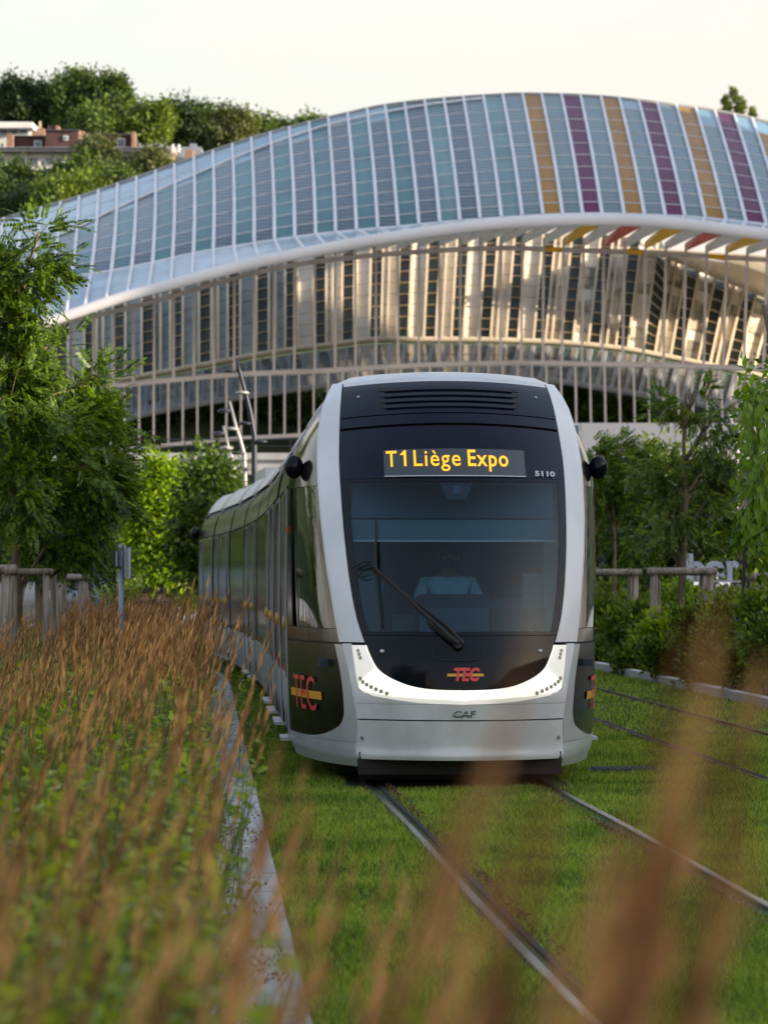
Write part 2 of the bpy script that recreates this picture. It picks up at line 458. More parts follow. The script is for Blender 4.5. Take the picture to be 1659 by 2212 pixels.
def vary_emission(m, lo, hi, scale):
    t = m.node_tree; b = t.nodes['Principled BSDF']; co = t.nodes.new('ShaderNodeTexCoord'); n = t.nodes.new('ShaderNodeTexNoise'); n.inputs['Scale'].default_value = scale
    r = t.nodes.new('ShaderNodeMapRange'); r.inputs['From Min'].default_value = .3; r.inputs['From Max'].default_value = .7; r.inputs['To Min'].default_value = lo; r.inputs['To Max'].default_value = hi
    t.links.new(co.outputs['Object'], n.inputs['Vector']); t.links.new(n.outputs['Fac'], r.inputs['Value']); t.links.new(r.outputs[0], b.inputs['Emission Strength'])
vary_emission(M['lamp'], .24, .42, 7)

_r = [n for n in M['blade'].node_tree.nodes if n.bl_idname == 'ShaderNodeValToRGB'][0].color_ramp.elements
_r[0].position, _r[1].position = .52, .80

# ================================================================== ground, lawn, kerbs, rails
def trackx(Y):       # centre line of the near track
    return TRK(Y)
TRK = Crv((-5, 2.45), (6, 1.88), (12, 1.47), (16, 1.20), (20.9, .90), (25, .62), (28, .46), (33, .18), (38, -.09), (43.5, -.42), (49, -.84), (54.5, -1.32), (60, -1.90), (66, -2.60), (80, -4.4), (110, -9.2))
TRK2 = Crv((-5, 5.6), (12, 4.62), (25, 3.86), (36.7, 3.17), (49, 2.42), (60, 1.7), (80, -.4), (110, -5.0))
def lawnL(Y): return -.275 - .056 * (Y - 11.9) - (0 if Y < 48 else .0022 * (Y - 48) ** 2)
def kerbR(Y): return 5.79 - .058 * (Y - 25) - (0 if Y < 62 else .0020 * (Y - 62) ** 2)

g = MB(); g.add([(-900, -300, -.25), (900, -300, -.25), (900, 1600, -.25), (-900, 1600, -.25)], [(0, 1, 2, 3)])
props(g.build('ground', M['ground']), kind='structure')
ys = [-6 + i * 2.0 for i in range(60)]
def strip(name, fl, fr, z, m, y0=-6, y1=112, dz=0.25):
    b = MB(); yy = [y for y in ys if y0 <= y <= y1]
    b.grid([[(fl(y), y, z), (fr(y), y, z)] for y in yy])
    b.grid([[(fr(y), y, z), (fr(y), y, z - dz)] for y in yy]); b.grid([[(fl(y), y, z - dz), (fl(y), y, z)] for y in yy])
    return props(b.build(name, m), kind='structure')
strip('lawn', lambda y: lawnL(y) + .002, lambda y: kerbR(y) - .002, 0.0, M['lawn'])
strip('planting_bed', lambda y: lawnL(y) - 14, lambda y: lawnL(y) - .375, 0.03, M['soil'])
strip('planting_bed', lambda y: kerbR(y) + .15, lambda y: kerbR(y) + 22, 0.05, M['soil'])

# concrete slab strip between bed and lawn, one slab per metre
ks = empty('pavement', (lawnL(12) - .2, 12, 0), kind='structure')
y = 6.0; i = 0
while y < 56:
    L = 1.0 if i % 5 else .52
    a, b_ = y + .006, y + L - .006; dz = random.uniform(-.004, .004)
    m = MB(); m.slab([(lawnL(a) - .37, a, .035 + dz), (lawnL(a), a, .035 + dz), (lawnL(b_), b_, .035 + dz), (lawnL(b_) - .37, b_, .035 + dz)], .12)
    m.build('slab', M['slab'], ks); y += L; i += 1
kr = empty('kerb', (kerbR(40), 40, 0), kind='structure')
y = 22.0
while y < 100:
    a, b_ = y + .002, y + .998
    m = MB(); m.slab([(kerbR(a), a, .13), (kerbR(a) + .15, a, .13), (kerbR(b_) + .15, b_, .13), (kerbR(b_), b_, .13)], .3)
    m.build('kerb_stone', M['kerb'], kr); y += 1

def sweep(cx, prof, y0, y1, step, name, m, parent):
    """profile (offset, z) carried along a line of the track"""
    b = MB(); G = []; y = y0
    while y <= y1 + 1e-6:
        G.append([(cx(y) + o, y, z) for o, z in prof]); y += step
    b.grid(G); return b.build(name, m, parent)
for k, T in enumerate((TRK, TRK2)):
    tr = empty('tram_track', (T(20), 20, 0), kind='structure')
    for sd in (-1, 1):
        off = sd * .7175
        cx = lambda Y, T=T, off=off: T(Y) + off
        s_ = -sd        # groove lies inside the gauge
        hd = [(-.024, -.02), (-.023, .022), (-.018, .027), (.018, .027), (.023, .022), (.024, -.01)]
        sweep(cx, hd, 4, 110, 1.0, 'rail_head', M['railtop' if k == 0 else 'railside'], tr)
        gv = [(s_*.024, -.008), (s_*.028, -.014), (s_*.070, -.014), (s_*.074, .014), (s_*.115, .016), (s_*.140, -.02)]
        if s_ < 0: gv = gv[::-1]
        sweep(cx, gv, 4, 110, 1.0, 'rail_groove', M['rubber'], tr)
        fl = [(-s_*.024, .012), (-s_*.040, .010), (-s_*.050, -.02)]
        if s_ > 0: fl = fl[::-1]
        sweep(cx, fl, 4, 110, 1.0, 'rail_edge', M['railside'], tr)

# drain grating between the tracks
dg = empty('drain_grate', (2.05, 27.4, 0), 'black iron drain grating set in the grass beside the tram', 'drain grate')
m = MB(); m.box((2.05, 27.4, .012), (.62, .46, .02)); m.build('grate_frame', M['iron'], dg)
m = MB()
for k in range(9): m.box((1.81 + k * .06, 27.4, .03), (.022, .40, .014))
for k in range(4): m.box((2.05, 27.25 + k * .1, .036), (.54, .018, .010))
m.build('grate_bars', M['darksteel'], dg)

# ------------------------------------------------------------------ lawn blades
def inside_tram(X, Y):
    return (Y > 25.0) & (Y < 66) & (np.abs(X - np.array([TRK(float(v)) for v in Y])) < 1.0)
def lawn_blades(n, y0, y1, hmin, hmax, wid):
    # more blades where the view is wide and near
    Y = y0 + (y1 - y0) * rng.random(n) ** 1.25
    L = -.26 - .056 * (Y - 11.9); Rr = np.minimum(5.79 - .058 * (Y - 25) - .02, .128 * Y + .25)
    X = L + (Rr - L) * rng.random(n)
    tx = np.interp(Y, np.arange(0, 110), [TRK(v) for v in range(110)]); tx2 = np.interp(Y, np.arange(0, 110), [TRK2(v) for v in range(110)])
    ok = np.ones(n, bool)
    for T in (tx, tx2):
        for sd in (-1, 1):
            d = X - (T + sd * .7175); dd = d * -sd
            ok &= ~((dd > -.06 + .03*rng.random(n)) & (dd < .10 + .07 * rng.random(n) ** 2))
    ok &= ~((Y > 25.2) & (np.abs(X - tx) < .9))
    X, Y = X[ok], Y[ok]; n = len(X)
    # patches: longer and shorter turf
    pt = .75 + .35 * np.sin(X * 2.3 + np.sin(Y * 1.1) * 2) * np.sin(Y * 1.7 + X) + .15 * rng.random(n)
    H = (hmin + (hmax - hmin) * rng.random(n)) * pt
    a = rng.random(n) * 2 * np.pi; ln = rng.normal(0, .45, (n, 2)) * H[:, None]
    w = wid * (.6 + .8 * rng.random(n)) * (.6 + Y / 40)
    b0 = np.stack([X - np.cos(a)*w/2, Y - np.sin(a)*w/2, np.zeros(n)], 1); b1 = np.stack([X + np.cos(a)*w/2, Y + np.sin(a)*w/2, np.zeros(n)], 1)
    tp = np.stack([X + ln[:, 0], Y + ln[:, 1], H], 1)
    V = np.stack([b0, b1, tp], 1).reshape(-1, 3); F = np.arange(3 * n).reshape(-1, 3)
    return V, F
Va, Fa = lawn_blades(330000, 10.2, 34, .030, .070, .0068)
Vb, Fb = lawn_blades(120000, 30, 85, .035, .075, .010)
V = np.concatenate([Va, Vb]); F = np.concatenate([Fa, Fb + len(Va)])
props(np_mesh('grass', V, F, M['blade']), 'short green turf growing between and beside the tram rails', 'grass', kind='stuff')
# small clover tufts and fallen bits along the rail
n = 3500; Y = 10.5 + 18 * rng.random(n); side = rng.choice([-1, 1], n)
X = np.array([TRK(float(v)) for v in Y]) + side * .7175 - side * (.13 + .05 * rng.random(n)); p = np.stack([X, Y, .012 + .02*rng.random(n)], 1)
V, F = scatter([[-1, -.5, 0], [1, -.5, .3], [1, .5, 0], [-1, .5, .3]], np.array([[0, 1, 2, 3]]), p, rots(rng.normal(0, .4, (n, 3)) + [0, 0, 1], rng.random(n) * 6.3), .007 + .010 * rng.random(n))
props(np_mesh('leaf_litter', V, F, M['flower']), 'brown crumbs and leaf litter lying along the tram rails', 'leaf litter', kind='stuff')

# ================================================================== trees
def pinnate(pairs=6, L=1.0, w=.075, l=.30, droop=.25):
    v, f = [], []
    for i in range(pairs + 1):
        t = .18 + .82 * i / pairs; x = t * L; z = -droop * t * t * L
        for sd in ((-1, 1) if i < pairs else (0,)):
            if sd: d = Vector((.62, sd * .78, -.22)).normalized()
            else: d = Vector((1, 0, -.3)).normalized()
            q = Vector((-d.y, d.x, 0)).normalized() * w; b = Vector((x, 0, z)); m_ = b + d * l * .45
            k = len(v); v += [b, m_ + q + Vector((0, 0, .03)), b + d * l, m_ - q + Vector((0, 0, .03))]; f.append((k, k+1, k+2, k+3))
    return np.array([tuple(a) for a in v]), np.array(f)
FROND = pinnate()
SIMPLE = (np.array([[0, 0, 0], [.45, .27, .06], [1, 0, -.06], [.45, -.27, .06]]), np.array([[0, 1, 2, 3]]))
def spray(k, seed, size=.55):
    """a twig end with k leaves of one tone"""
    r = np.random.default_rng(seed); v, f = [], []
    for i in range(k):
        p = np.array([r.uniform(-.2, .9), r.uniform(-.45, .45), r.uniform(-.35, .35)])
        d = r.normal(0, 1, 3) + np.array([.9, 0, -.2]); d /= np.linalg.norm(d); u = np.cross(d, r.normal(0, 1, 3)); u /= np.linalg.norm(u)
        b = len(v); v += [p, p + d * size * .5 + u * size * .28, p + d * size, p + d * size * .5 - u * size * .28]; f.append((b, b+1, b+2, b+3))
    return np.array(v), np.array(f)
SPRAY = spray(5, 3)

def crown_points(blobs, n, clump, shell=.55, per=26):
    """points in clumps through the outer volume of several ellipsoids, with the outward direction at each"""
    P_, D_ = [], []
    vol = np.array([b[3] * b[4] * b[5] for b in blobs]) ** .75; vol /= vol.sum()
    for b, w in zip(blobs, vol):
        c = np.array(b[:3]); r = np.array(b[3:6]); k = max(int(n * w), 8); nc = max(int(k / per), 3)
        u = rng.normal(0, 1, (nc, 3)); u /= np.linalg.norm(u, axis=1, keepdims=True)
        rad = shell + (1.08 - shell) * rng.random(nc) ** .7
        cc = u * rad[:, None]
        idx = rng.integers(0, nc, k)
        q = cc[idx] + rng.normal(0, 1, (k, 3)) * (clump / r)[None, :]
        d = cc[idx] * .7 + rng.normal(0, .45, (k, 3)) + q * .3
        P_.append(q * r + c); D_.append(d)
    return np.concatenate(P_), np.concatenate(D_)

def crown(parent, blobs, n, size, m, proto=SIMPLE, clump=.28, shell=.5, droop=-.25, name='crown'):
    p, d = crown_points(blobs, n, clump, shell, 45 if m is M['maple'] else 26)
    d = d + [0, 0, droop]; d /= np.linalg.norm(d, axis=1, keepdims=True)
    k = len(p)
    # local x of the prototype follows d
    up = rng.normal(0, .5, (k, 3)) + [0, 0, 1.]; y_ = np.cross(up, d); y_ /= np.linalg.norm(y_, axis=1, keepdims=True); z_ = np.cross(d, y_)
    rot = np.stack([d, y_, z_], axis=2)
    V, F = scatter(proto[0], proto[1], p, rot, size * (.65 + .7 * rng.random(k)))
    return np_mesh(name, V, F, m, parent)

def trunk_mesh(parent, base, top, r0, blobs, m, limbs=True, wob=.05, name='trunk', nsub=2):
    b = MB(); base = Vector(base); top = Vector(top); pts = []; rr = []
    for i in range(9):
        t = i / 8; p = base.lerp(top, t) + Vector((math.sin(t * 7 + base.x), math.cos(t * 5), 0)) * wob * t; pts.append(p); rr.append(r0 * (1.25 if i == 0 else 1) * (1 - .78 * t))
    b.tube(pts, rr, 10); b.build(name, m, parent, True)
    if not limbs: return
    lb = MB()
    for bl in blobs:
        c = Vector(bl[:3]); t = min(max((c.z - bl[5] * .9 - base.z) / max(top.z - base.z, .1), .25), .9)
        s = pts[int(t * 8)]; e = c
        mid = s.lerp(e, .5) + Vector((0, 0, (e - s).length * .10))
        lb.tube([s, s.lerp(mid, .6), mid, mid.lerp(e, .6), e], [r0*.42, r0*.36, r0*.28, r0*.2, r0*.1], 6)
        for q in range(nsub * 3):
            dd = Vector((random.uniform(-1, 1) * bl[3], random.uniform(-1, 1) * bl[4], random.uniform(-.5, 1) * bl[5])) * .85
            s2 = mid.lerp(e, random.uniform(0, .9)); lb.tube([s2, s2.lerp(c + dd, .5) + Vector((0, 0, .05)), c + dd], [r0*.16, r0*.10, r0*.04], 5)
    lb.build('limbs', m, parent, True)

def tree(name, label, cat, base, top, r0, blobs, n, size, m, mb='bark', proto=SIMPLE, group=None, clump=.28, shell=.5, limbs=True, droop=-.25, nsub=2):
    o = empty(name, base, label, cat, group)
    trunk_mesh(o, base, top, r0, blobs, M[mb], limbs, nsub=nsub)
    crown(o, blobs, n, size, M[m], proto, clump, shell, droop)
    return o
def blob(x, y, Y, rx, rz, ry=None):
    """ellipsoid given by its place and size in the print"""
    s = Y / FPX; p = P(x, y, Y); return (p.x, p.y, p.z, rx * s, (ry if ry else (rx + rz) / 2 * s), rz * s)

# ================================================================== tram
AN = .052; TX, TY = .62, 24.9
ca, sa = math.cos(AN), math.sin(AN)
def W(x, y, z): return Vector((TX + x * ca - y * sa, TY + x * sa + y * ca, z))
tram = empty('tram', (TX, TY, 0), 'long articulated black and white tram with lit amber destination display', 'tram')

YC = Crv((.16, .12), (.215, .06), (.235, .035), (.265, .025), (.33, .04), (.42, .03), (.54, .01), (.7, 0), (.95, .03), (1.15, .09), (1.6, .26), (2.0, .46), (2.5, .80), (2.9, 1.15), (3.2, 1.52), (3.33, 1.78), (3.40, 2.2))
WG = Clamp((.784, 0.0), (.7855, .12), (.788, .19), (.792, .25), (.80, .32), (.813, .39), (.83, .45), (.86, .525), (.90, .60), (.95, .66), (1.02, .70), (1.145, .748), (1.4, .82), (1.84, .878), (2.2, .903), (2.6, .915), (2.9, .903), (3.1, .888), (3.33, .855))
WP = Clamp((.16, .80), (.3, .82), (.5, .81), (.7, .835), (.93, .875), (1.145, .925), (1.5, .985), (1.84, 1.035), (2.2, 1.065), (2.6, 1.08), (2.9, 1.07), (3.1, 1.04), (3.25, .985), (3.33, .94))
WL = Clamp((.673, 0), (.678, .2), (.688, .36), (.709, .53), (.75, .745), (.80, .80), (.9, .822), (1.13, .852))
SEC = [(1.24, .2), (1.285, .3), (1.305, .9), (1.315, 1.6), (1.31, 2.4), (1.275, 2.65), (1.22, 2.8), (1.13, 2.96), (1.05, 3.09), (.96, 3.20), (.84, 3.30), (.55, 3.38), (0, 3.42)]
HW = Clamp(*[(z, x) for x, z in SEC[:11]], (3.34, .72))
def bulge(x): return .42 * (abs(x) / .9) ** 2
def front(x, z, off=0.0):
    w = .035 * (x / .9) ** 2 * smooth01(z, 2.4, 2.9)
    b = .42 * 2 * x / .81; dy = (YC(z + .01) - YC(z - .01)) / .02
    n = Vector((b, -1, dy)).normalized()
    return W(x + n.x * off, YC(z) + bulge(x) + n.y * off, z - w + n.z * off)
def side(sd):
    def f(t, z, off=0.0):
        x0 = WP(z); y0 = YC(z) + bulge(x0); x2 = HW(z); y2 = 2.6; xc = x0 + .82 * (x2 - x0); yc_ = y0 + .42 * (y2 - y0) * .8
        w = .035 * (x0 / .9) ** 2 * smooth01(z, 2.4, 2.9) * (1 - t)
        a, b, c = (1-t)**2, 2*t*(1-t), t*t
        x = a*x0 + b*xc + c*x2; y = a*y0 + b*yc_ + c*y2
        dx = 2*(1-t)*(xc-x0) + 2*t*(x2-xc); dy = 2*(1-t)*(yc_-y0) + 2*t*(y2-yc_)
        l = math.hypot(dx, dy); nx, ny = dy / l, -dx / l
        return W(sd * (x + nx * off), y + ny * off, z - w)
    return f
def K(v): return (lambda z: v) if not callable(v) else v
def patch(mb, fn, u0, u1, zs, nu=10, off=0.0, th=.012):
    u0, u1 = K(u0), K(u1)
    if isinstance(zs, tuple): zs = [zs[0] + (zs[1] - zs[0]) * i / zs[2] for i in range(zs[2] + 1)]
    G = [[fn(u0(z) + (u1(z) - u0(z)) * j / nu, z, off) for j in range(nu + 1)] for z in zs]
    mb.grid(G)
    if th:
        H = [[fn(u0(z) + (u1(z) - u0(z)) * j / nu, z, off - th) for j in range(nu + 1)] for z in zs]
        mb.grid([r[::-1] for r in H])
        mb.grid([G[0], H[0]]); mb.grid([G[-1], H[-1]])
        mb.grid([[a[0], b[0]] for a, b in zip(G, H)]); mb.grid([[a[-1], b[-1]] for a, b in zip(G, H)])
def part(name, m, *patches, smooth=False, label=None, parent=None):
    b = MB()
    for p in patches: patch(b, *p[:4], **(p[4] if len(p) > 4 else {}))
    o = b.build(name, M[m], parent or tram, False, label)
    if smooth:
        o.data.polygons.foreach_set('use_smooth', [True] * len(o.data.polygons))
        try: o.data.set_sharp_from_angle(angle=R(40))
        except Exception: pass
    return o

neg = lambda f: (lambda z: -f(z))
gl = lambda d: (lambda z: max(WG(z) - d, 0))
zs_low = [.7842, .7855, .788, .792, .797, .804, .813, .825, .84, .86, .885, .915, .95, .99, 1.03, 1.08, 1.14, 1.205]
part('lower_glass', 'black', (front, neg(gl(.004)), gl(.004), zs_low, dict(nu=28)), smooth=True)
part('windscreen', 'screen', (front, neg(gl(.055)), gl(.055), (1.24, 2.44, 16), dict(nu=20, th=.008)), smooth=True)
part('windscreen_border', 'black',
     (front, gl(.055), gl(.004), (1.21, 2.465, 16), dict(nu=2)), (front, neg(gl(.004)), neg(gl(.055)), (1.21, 2.465, 16), dict(nu=2)),
     (front, neg(gl(.055)), gl(.055), (1.21, 1.24, 1), dict(nu=16)), (front, neg(gl(.055)), gl(.055), (2.44, 2.465, 1), dict(nu=16)), smooth=True)
part('display_surround', 'hood', (front, neg(gl(.004)), gl(.004), (2.468, 2.905, 8), dict(nu=24)), smooth=True)
part('front_band', 'hood', (front, neg(gl(.004)), gl(.004), (2.928, 3.01, 3), dict(nu=24)), smooth=True)
part('front_hood', 'hood', (front, neg(gl(.004)), gl(.004), (3.020, 3.30, 8), dict(nu=24)), smooth=True)
part('front_hood_edge', 'silver', (front, neg(gl(.004)), gl(.004), (3.302, 3.34, 2), dict(nu=24)), smooth=True)
# dark structure behind the seams
part('nose_frame', 'seam',
     (front, neg(WP), WP, (.24, 1.24, 14), dict(nu=20, off=-.022, th=.01)), (front, neg(WP), WP, (2.44, 3.35, 10), dict(nu=20, off=-.022, th=.01)),
     (front, gl(.03), WP, (1.2, 2.5, 8), dict(nu=3, off=-.022, th=.01)), (front, neg(WP), neg(gl(.03)), (1.2, 2.5, 8), dict(nu=3, off=-.022, th=.01)),
     *[(side(s), 0, 1, (.2, 1.22, 8), dict(nu=10, off=-.02, th=.01)) for s in (-1, 1)],
     *[(side(s), 0, 1, (2.45, 3.34, 8), dict(nu=10, off=-.02, th=.01)) for s in (-1, 1)],
     *[(side(s), .70, 1, (1.2, 2.5, 8), dict(nu=4, off=-.04, th=.01)) for s in (-1, 1)])
for s in (-1, 1):
    fs = side(s); sf = (lambda f: (f if s > 0 else neg(f)))
    wg_, wp_, wl_ = WG, WP, WL
    a = (lambda z, s=s: s * (WG(z) + .004)); b = (lambda z, s=s: s * WP(z))
    part('pillar', 'white', (front, a, b, (1.152, 3.335, 22), dict(nu=5, off=.008)), (fs, 0, .022, (1.152, 3.335, 22), dict(nu=3, off=.008)), smooth=True)
    zl = [.6732, .676, .68, .686, .694, .704, .717, .735, .76, .7838] + zs_low[:-1][0:16] + [1.13]
    gi = (lambda z: WG(z) if z > .784 else 0); zk = [z for z in zl if z >= .703]
    gm = (lambda z: 0 if z < .7041 else WL(z) * (1 - .34 * smooth01(z, .78, 1.1)) - .16 * (1 - smooth01(z, .70, .80)) * (1 - 0) if z > .735 else WL(z) * math.sqrt(max(0, (z - .704) / .031)) * .80)
    hl = part('headlight', 'lampcase', (front, (lambda z, s=s: s * (gi(z) if z > .784 else 0)), (lambda z, s=s: s * WL(z)), zl, dict(nu=8, off=.000)), smooth=True)
    part('light_guide', 'lamp', (front, (lambda z, s=s: s * gi(z)), (lambda z, s=s: s * max(gm(z), gi(z) + .004)), zk, dict(nu=6, off=.006)), smooth=True, parent=hl)
    b2 = MB()
    for k in range(3): q = .80 - k*.008; z = 1.085 - k * .028; c = front(s * (q), z, .006); n = (front(s*q, z, .02) - c).normalized(); b2.tube([c, c + n * .006], [.015, .015], 8)
    for k in range(7): t = k / 6; q = .785 - .20 * t ** 1.3; z = .868 - .112 * t ** .8; c = front(s * q, z, .006); n = (front(s*q, z, .02) - c).normalized(); b2.tube([c, c + n * .006], [.017, .017], 8)
    b2.build('led', M['led'], tram)
    part('bumper', 'lower', (front, (lambda z, s=s: s * (WL(z) + .004)), b, [.6745 + (1.142 - .6745) * (i / 18) ** 1.7 for i in range(19)], dict(nu=6)),
         (front, 0, b, (.553, .6725, 2), dict(nu=10)), smooth=True)
    # cab side: black panel in a grey border, window, door recess
    TB = Clamp((.36, 1.0), (.363, .75), (.37, .58), (.39, .42), (.43, .28), (.50, .16), (.62, .115), (.9, .095), (1.14, .09))
    zz = [.36 + (1.135 - .36) * (i / 20) ** 2 for i in range(21)]
    part('cab_panel', 'sidepanel', (fs, TB, 1.0, zz, dict(nu=10)), smooth=True)
    part('cab_panel_border', 'silver', (fs, 0, (lambda z: TB(z) - .004), zz, dict(nu=6, off=.006)), (fs, 0, 1, (.17, .359, 4), dict(nu=14, off=.006)), smooth=True)
    part('cab_side_frame', 'sideblack', (fs, .024, 1, (1.15, 1.255, 2), dict(nu=10)), (fs, .024, 1, (2.42, 3.335, 8), dict(nu=12)),
         (fs, .024, .11, (1.26, 2.415, 8), dict(nu=2)), (fs, .66, .70, (1.26, 2.415, 8), dict(nu=1)), (fs, .82, 1, (1.26, 2.415, 8), dict(nu=4)), smooth=True)
    part('cab_window', 'sideglass', (fs, .112, .658, (1.26, 2.415, 8), dict(nu=8, th=.006)), smooth=True)
    # mirror
    b3 = MB(); c = fs(.46, 2.60, .07); b3.ball(c, .080, .070, .100); o = b3.build('mirror', M['black'], tram, True)
    b4 = MB(); b4.tube([fs(.52, 2.60, -.01), fs(.52, 2.60, .05)], [.035, .03], 10); b4.build('mirror_arm', M['seam'], o)
    b5 = MB(); b5.obox(fs(.93, 2.07, .012), (.012, .0, 0), (0, .03, 0), (0, 0, .03)); b5.build('side_marker', M['orange'], tram)
part('lower_bumper', 'lower', (front, neg(WP), WP, [.235, .25, .265, .28, .30, .33, .36, .40, .45, .50, .542], dict(nu=24)), smooth=True)

# louvres in the hood
b = MB()
for k, z in enumerate((3.085, 3.135, 3.185, 3.235)):
    hwid = .555 + .01 * k
    patch(b, front, -hwid, hwid, (z - .012, z + .012, 2), nu=16, off=.004, th=.006)
b.build('hood_slot', M['seam'], tram)
b = MB()
for k, z in enumerate((3.067, 3.117, 3.167, 3.217)):
    patch(b, front, -.53, .53, (z - .004, z + .003, 1), nu=16, off=.012, th=.010)
b.build('hood_louvre', M['hood'], tram)
# roof cap over the cab
ol = []
fL, fR = side(-1), side(1)
for j in range(10, -1, -1): ol.append(fL(j / 10, 3.33, 0))
for j in range(1, 20): ol.append(front(-WP(3.33) + 2 * WP(3.33) * j / 20, 3.33, 0))
for j in range(0, 11): ol.append(fR(j / 10, 3.33, 0))
b = MB(); c0 = W(0, 2.62, 3.42); rows = []
for i in range(7):
    t = i / 6; rows.append([Vector((p.x + (c0.x - p.x) * t, p.y + (c0.y - p.y) * t, p.z + (c0.z - p.z) * math.sqrt(1 - (1 - t) ** 2))) for p in ol])
b.grid(rows); b.build('cab_roof', M['silver'], tram, True)
# bolts, nozzles, seams on the front
b = MB()
for x, z, r in ((-.775, .40, .016), (.775, .40, .016)):
    c = front(x, z, .0); n = (front(x, z, .1) - c).normalized(); b.tube([c, c + n * .008], [r, r], 10)
b.build('towing_bolt', M['greysteel'], tram)
for x in (-.62, .62):
    b = MB(); c = front(x, 1.085, .0); n = (front(x, 1.085, .1) - c).normalized(); b.tube([c, c + n * .02], [.016, .010], 10); b.build('washer_nozzle', M['frame'], tram)
b = MB()
for x, z in ((-.74, 3.19), (.74, 3.19)):
    c = front(x, z, .0); n = (front(x, z, .1) - c).normalized(); b.tube([c, c + n * .01], [.012, .012], 8)
b.build('hood_catch', M['num'], tram)
# wiper cover outline under the windscreen
b = MB(); pts = []
for k in range(21):
    a_ = math.pi * k / 20; pts.append(front(-.04 - .19 * math.copysign(abs(math.cos(a_)) ** .45, math.cos(a_)), 1.12 - .105 * math.sin(a_) ** .45 if 0 < k < 20 else 1.14, .004))
b.tube(pts, .006, 5); b.build('wiper_cover', M['seam'], tram)
# wiper: pivot, two arms, upright blade
b = MB()
def fp(x, z, o): return front(x, z, o)
b.tube([fp(-.04, 1.13, 0), fp(-.04, 1.13, .05)], [.045, .035], 12)
b.tube([fp(-.04, 1.13, .05), fp(-.20, 1.28, .06), fp(-.66, 1.74, .05)], [.026, .020, .014], 6)
b.tube([fp(-.00, 1.13, .04), fp(-.12, 1.27, .05), fp(-.62, 1.68, .045)], [.020, .015, .012], 6)
b.tube([fp(-.08, 1.16, .05), fp(-.26, 1.30, .055)], [.03, .018], 6)
b.build('wiper_arm', M['seam'], tram)
b = MB()
b.tube([fp(-.645, 2.12, .012), fp(-.645, 1.9, .018), fp(-.645, 1.68, .022), fp(-.63, 1.45, .018), fp(-.62, 1.27, .012)], [.006, .011, .014, .011, .006], 5)
b.tube([fp(-.66, 1.74, .05), fp(-.645, 1.70, .02)], [.024, .022], 6)
b.tube([fp(-.68, 1.76, .03), fp(-.78, 1.73, .03), fp(-.80, 1.69, .03), fp(-.76, 1.65, .03), fp(-.70, 1.67, .03)], .007, 5)
b.tube([fp(-.68, 1.78, .03), fp(-.74, 1.78, .03), fp(-.82, 1.73, .03)], .006, 5)
b.build('wiper_blade', M['seam'], tram)

# lettering: glyph outlines laid onto the surface
def lettering(name, text, fn, u0, u1, z0, z1, m, parent, off=.012, bold=0.0, shear=0.0, cap=True, space=1.0, sgn=1):
    cu = bpy.data.curves.new('t', 'FONT'); cu.body = text; cu.offset = bold; cu.resolution_u = 4; cu.space_character = space
    o = bpy.data.objects.new('t', cu); COL.objects.link(o); bpy.context.view_layer.update()
    me = bpy.data.meshes.new_from_object(o.evaluated_get(bpy.context.evaluated_depsgraph_get()))
    bpy.data.objects.remove(o); bpy.data.curves.remove(cu)
    vs = np.array([v.co[:] for v in me.vertices]); fs = [tuple(p.vertices) for p in me.polygons]; bpy.data.meshes.remove(me)
    x0, x1 = vs[:, 0].min(), vs[:, 0].max(); y0, y1 = (0.0, 0.70)
    b = MB()
    vv = []
    for v in vs:
        u = (v[0] - x0) / (x1 - x0); w = (v[1] - y0) / (y1 - y0)
        vv.append(fn(u0 + (u1 - u0) * u + shear * w, z0 + (z1 - z0) * w, off))
    b.add(vv, fs)
    return b.build(name, M[m], parent)
b = MB(); patch(b, front, -.565, .575, (2.475, 2.705, 3), nu=16, off=.006, th=.008)
disp = b.build('destination_display', M['display'], tram)
b = MB(); patch(b, front, -.565, .575, (2.474, 2.482, 1), nu=16, off=.010, th=.004); b.build('display_rim', M['num'], disp)
lettering('display_text', 'T', front, -.545, -.462, 2.560, 2.694, 'amber', disp, off=.010, bold=.012)
b = MB(); patch(b, front, -.407, -.388, (2.560, 2.694, 3), nu=1, off=.010, th=.001); patch(b, front, lambda z: -.405 - (z - 2.650) * .0 - .038 * (2.690 - z) / .040, lambda z: -.400, (2.655, 2.690, 3), nu=1, off=.011, th=.001); b.build('display_text', M['amber'], disp)
lettering('display_text', 'Liège', front, -.330, .042, 2.560, 2.694, 'amber', disp, off=.010, bold=.005, space=1.12)
lettering('display_text', 'Expo', front, .101, .432, 2.560, 2.694, 'amber', disp, off=.010, bold=.013, space=1.12)
lettering('fleet_number', '5110', front, .650, .828, 2.486, 2.528, 'num', tram, bold=.045)
def tec(fn, u0, u1, z0, z1, off=.014, bold=.035, sh=0.0):
    b = MB(); du = (u1 - u0); dz = z1 - z0
    patch(b, fn, u0 - .20 * du, u1 + .20 * du, (z0 + .33 * dz, z0 + .56 * dz, 1), nu=4, off=off, th=.002)
    lg = b.build('logo', M['yellow'], tram)
    lettering('logo_letters', 'TEC', fn, u0, u1, z0, z1, 'red', lg, off=off + .003, bold=bold, shear=sh)
tec(front, -.085, .115, .860, .955, bold=.045, sh=.012)
def slin(sd):      # even spacing along the cab side
    f = side(sd); return lambda u, z, off: f(u, z, off)
tec(slin(-1), .80, .42, .585, .865, bold=.0)
tec(slin(1), .42, .80, .585, .865, bold=.0)
lettering('badge', 'CAF', front, -.085, .085, .575, .625, 'green_logo', tram, bold=.02, shear=.01)
b = MB(); patch(b, front, -.10, .06, (.597, .603, 1), nu=4, off=.014, th=.002); b.build('badge_line', M['lower'], tram)
